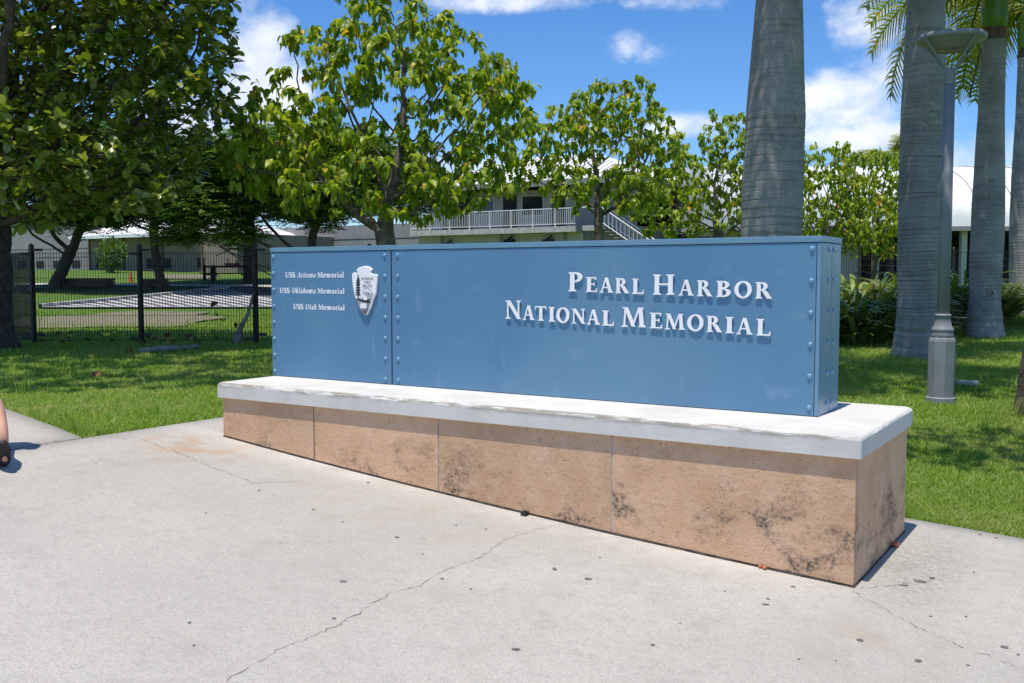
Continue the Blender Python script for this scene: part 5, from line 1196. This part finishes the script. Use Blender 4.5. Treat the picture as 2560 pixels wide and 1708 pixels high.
# ---------------------------------------------------------------- person walking out of the frame
def person():
    toe = pg(8, 1170); h2 = -rt*.5+fw*.86; h2 /= np.linalg.norm(h2); H = np.array([*h2, 0]); Sd = np.array([h2[1], -h2[0], 0]); U = np.array([0, 0, 1.])   # heading, person's right
    g = toe[2]; t = thing('person', 'walking person in flip-flops leaving at the left edge, one lower leg in view', 'person', toe-H*0)
    hip = toe+H*.28-np.array([*rt, 0])*.30; hip[2] = g+.86
    def Q(f, r, z): return np.array([hip[0], hip[1], 0])+H*f+Sd*r+U*(g+z)
    J = {}; E = []
    def j(n, p, r, parent=None):
        J[n] = (len(J), p, r)
        if parent: E.append((J[parent][0], J[n][0]))
    j('pelvis', Q(0, 0, .90), (.125, .15)); j('waist', Q(.0, 0, 1.04), (.10, .13), 'pelvis'); j('chest', Q(.02, 0, 1.25), (.11, .15), 'waist'); j('neck', Q(.03, 0, 1.42), (.055, .055), 'chest')
    j('jaw', Q(.06, 0, 1.50), (.07, .065), 'neck'); j('head', Q(.055, 0, 1.585), (.09, .08), 'jaw'); j('crown', Q(.045, 0, 1.65), (.06, .055), 'head')
    for s, sg in (('r', 1), ('l', -1)):
        j('hip'+s, Q(0, .085*sg, .84), (.095, .095), 'pelvis')
        j('sho'+s, Q(.0, .165*sg, 1.38), (.055, .055), 'chest'); sw = -.10*sg
        j('elb'+s, Q(sw*.6-.03, .20*sg, 1.10), (.04, .04), 'sho'+s); j('wri'+s, Q(sw+.06, .19*sg, .88), (.026, .028), 'elb'+s); j('palm'+s, Q(sw+.09, .18*sg, .80), (.022, .038), 'wri'+s)
        for k in range(4): fn = f'f{k}{s}'; j(fn, Q(sw+.075+.02*k, .18*sg, .74+.004*abs(k-1)), (.009, .009), 'palm'+s); j(fn+'b', Q(sw+.09+.018*k, .17*sg, .70+.006*abs(k-1)), (.008, .008), fn)
        j('th'+s, Q(sw+.125, .165*sg, .79), (.01, .01), 'palm'+s)
    # right leg trails with its heel lifted, left leg carries the weight ahead
    tr = np.array([toe[0], toe[1], 0])-np.array([hip[0], hip[1], 0]); f0 = float(tr @ H); r0 = float(tr @ Sd)
    J['hipr'] = (J['hipr'][0], J['hipr'][1], J['hipr'][2])
    j('kner', Q(f0+.17, r0*.6, .52), (.060, .060), 'hipr'); j('calr', Q(f0+.04, r0*.9, .39), (.054, .054), 'kner'); j('ankr', Q(f0-.085, r0, .255), (.034, .036), 'calr'); j('heer', Q(f0-.115, r0, .195), (.032, .035), 'ankr'); j('balr', Q(f0-.02, r0, .06), (.026, .040), 'heer'); j('toer', Q(f0+.03, r0, .034), (.018, .036), 'balr')
    j('knel', Q(.16, -.08, .47), (.062, .062), 'hipl'); j('call', Q(.17, -.08, .34), (.056, .056), 'knel'); j('ankl', Q(.17, -.08, .09), (.035, .037), 'call'); j('heel', Q(.14, -.08, .055), (.035, .037), 'ankl'); j('ball', Q(.31, -.08, .045), (.026, .042), 'heel'); j('toel', Q(.37, -.08, .038), (.018, .038), 'ball')
    me = bpy.data.meshes.new('body'); me.from_pydata([tuple(v[1]) for v in J.values()], E, []); o = obj('body', me, M['skin'], t)
    o.modifiers.new('skin', 'SKIN'); sk = me.skin_vertices[0].data
    for v in J.values(): sk[v[0]].radius = v[2]
    sk[0].use_root = True; ss = o.modifiers.new('sub', 'SUBSURF'); ss.levels = 2; ss.render_levels = 2
    mb = MB(); mb.lathe([(.17, .80), (.165, .92), (.14, 1.06), (.165, 1.25), (.16, 1.36), (.10, 1.415), (.07, 1.425)], np.array([hip[0]+H[0]*.01, hip[1]+H[1]*.01, g]), 20); mb.obj('shirt', M['shirt'], t, True)
    mb = MB(); mb.lathe([(.185, .60), (.175, .75), (.168, .86), (.155, .95)], np.array([hip[0], hip[1], g]), 20); mb.obj('skirt', M['cloth'], t, True)
    mb = MB(); hc = Q(.03, 0, 1.60); mb.lathe([(.07, -.12), (.098, -.04), (.10, .02), (.08, .075), (.03, .10), (.005, .105)], hc, 16); mb.obj('hair', M['hair'], t, True)
    def sole(back, front, lift=.0, n=14):
        ax = front-back; Ls = np.linalg.norm(ax); ax /= Ls; sd = Sd; up = np.cross(sd, ax); up /= np.linalg.norm(up); up *= (1 if up[2] > 0 else -1); V = []; m = 18
        for k in range(m):
            a = 2*math.pi*k/m; x = .5-.5*math.cos(a); w = (.036+.014*x)*abs(math.sin(a))**.7*(1 if math.sin(a) >= 0 else -1); V.append(back+ax*x*Ls+sd*w)
        W_ = [v-up*.018 for v in V]; mb = MB(); mb.add(V+W_, [tuple(range(m)), tuple(range(m, 2*m))[::-1]]+[(i, (i+1) % m, m+(i+1) % m, m+i) for i in range(m)])
        c = back+ax*Ls*.72+up*.01
        mb.tube([c+ax*.05, c+up*.035+sd*.0, ], .006, 5); mb.tube([c+ax*.045+up*.02, c-ax*.03+sd*.043+up*.025, c-ax*.08+sd*.044-up*.008], .006, 5); mb.tube([c+ax*.045+up*.02, c-ax*.03-sd*.043+up*.025, c-ax*.08-sd*.044-up*.008], .006, 5)
        return mb
    hb = Q(f0-.165, r0, .20); tf = Q(f0+.03, r0, .012); sole(hb, tf).obj('flip_flop', M['rubber'], t); sole(Q(.10, -.08, .02), Q(.41, -.08, .02)).obj('flip_flop', M['rubber'], t)
person()

# ---------------------------------------------------------------- grass
def grass():
    rg = np.random.default_rng(77); n = 900000
    px = rg.uniform(-350, 2950, n); py = 726+(1420-726)*rg.random(n)**1.15
    D = 1.3*F/(py-692); S = (px-1280)/F*D; x = CAM[0]+fw[0]*D+rt[0]*S; y = CAM[1]+fw[1]*D+rt[1]*S
    x += rg.normal(0, .02, n)*D*.2; y += rg.normal(0, .02, n)*D*.2
    behind = (px > 720) & (px < 2040) & (rg.random(n) < .85)
    ok = ~on_hard(x, y) & ~behind & (D < 34)
    edge = np.minimum(np.abs(x-PX0) + (y > PY1)*9 + (y < -1)*9, np.minimum(np.abs(y-PY1) + (x < PX0)*9, np.abs(y+.848+.2956*(x+.551))/1.04 + (x > PX0)*9))
    nz = np.sin(x*5.3+1.3*np.sin(y*4.1))+np.sin(y*6.7+1.1*np.sin(x*3.3)); ok &= ~((edge < .05+.05*np.clip(nz, 0, 2)) & (rg.random(n) < .7))
    lotm = (D > 24) & (px < 1350)
    ok &= ~(lotm & (D > 30.8)); ok &= ~((D > 24.3) & (px > 110) & (px < 560) & (rg.random(n) < .75))
    x, y, D = x[ok], y[ok], D[ok]; m = len(x); z = gz(x, y)-.035
    tuft = .5+.5*np.sin(x*3.1+np.sin(y*2.3)*1.7)*np.sin(y*3.7+np.sin(x*1.9)); h = (.030+.022*rg.random(m)+.02*tuft*rg.random(m))*np.clip(D/9, 1, 1.5)
    h *= np.where(rg.random(m) < .004, 2.6, 1.)
    w = (.0024+.002*rg.random(m))*np.clip(D/7.5, 1, 3.2); a = rg.random(m)*2*np.pi; ln = rg.uniform(.2, 1.6, m); b = rg.random(m)*2*np.pi
    sx, sy = np.cos(a)*w, np.sin(a)*w; lx, ly = np.cos(b)*ln*h, np.sin(b)*ln*h
    V = np.empty((m, 5, 3)); B = np.stack([x, y, z], 1)
    V[:, 0] = B-np.stack([sx, sy, 0*sx], 1); V[:, 1] = B+np.stack([sx, sy, 0*sx], 1)
    mid = B+np.stack([lx*.35, ly*.35, h*.62], 1); V[:, 2] = mid+np.stack([sx*.8, sy*.8, 0*sx], 1); V[:, 3] = mid-np.stack([sx*.8, sy*.8, 0*sx], 1)
    V[:, 4] = B+np.stack([lx, ly, h*.95], 1)
    i = np.arange(m)*5; T = np.concatenate([np.stack([i, i+1, i+2], 1), np.stack([i, i+2, i+3], 1), np.stack([i+3, i+2, i+4], 1)])
    o = obj('grass', np_mesh('grass', V.reshape(-1, 3), T), M['grass']); o['kind'] = 'stuff'; o['label'] = 'short green lawn grass either side of the sign'; o['category'] = 'grass'
    return m
NG = grass()
# taller tufts at the pavement edge
tv = []; 
rg = np.random.default_rng(5); V = []; Fs = []
for px, py, k, hh in ((170,1060,60,.16),(190,1075,50,.14),(230,1080,40,.12),(100,1045,30,.12),(395,1035,30,.12),(20,965,30,.2),(50,985,25,.2),(70,980,20,.2),(150,940,14,.3),(290,930,10,.3),(210,945,10,.28),(2500,1052,40,.22),(2530,1040,40,.24),(2470,1060,30,.2),(2310,1130,40,.14),(2400,1150,40,.14),(2200,1120,30,.14),(2085,840,20,.2)):
    c = pg(px, py)
    for _ in range(k):
        a = rg.random()*6.28; r0 = rg.random()*.10; o = c+np.array([math.cos(a)*r0, math.sin(a)*r0, -.03]); h = hh*rg.uniform(.6, 1.3); l = np.array([math.cos(a+rg.normal(0, .6)), math.sin(a+rg.normal(0, .6)), 0])*h*rg.uniform(.1, .8); s = np.array([-math.sin(a), math.cos(a), 0])*.003; b = len(V)
        V += [o-s, o+s, o+l*.4+s*.8+(0, 0, h*.65), o+l*.4-s*.8+(0, 0, h*.65), o+l+(0, 0, h)]; Fs += [(b, b+1, b+2), (b, b+2, b+3), (b+3, b+2, b+4)]
o = obj('tall_grass', np_mesh('tall_grass', np.array(V), np.array(Fs)), M['grass']); o['kind'] = 'stuff'; o['label'] = 'longer grass tufts at the lawn edges'; o['category'] = 'grass'
print('leaves', cnt, 'grass', NG)
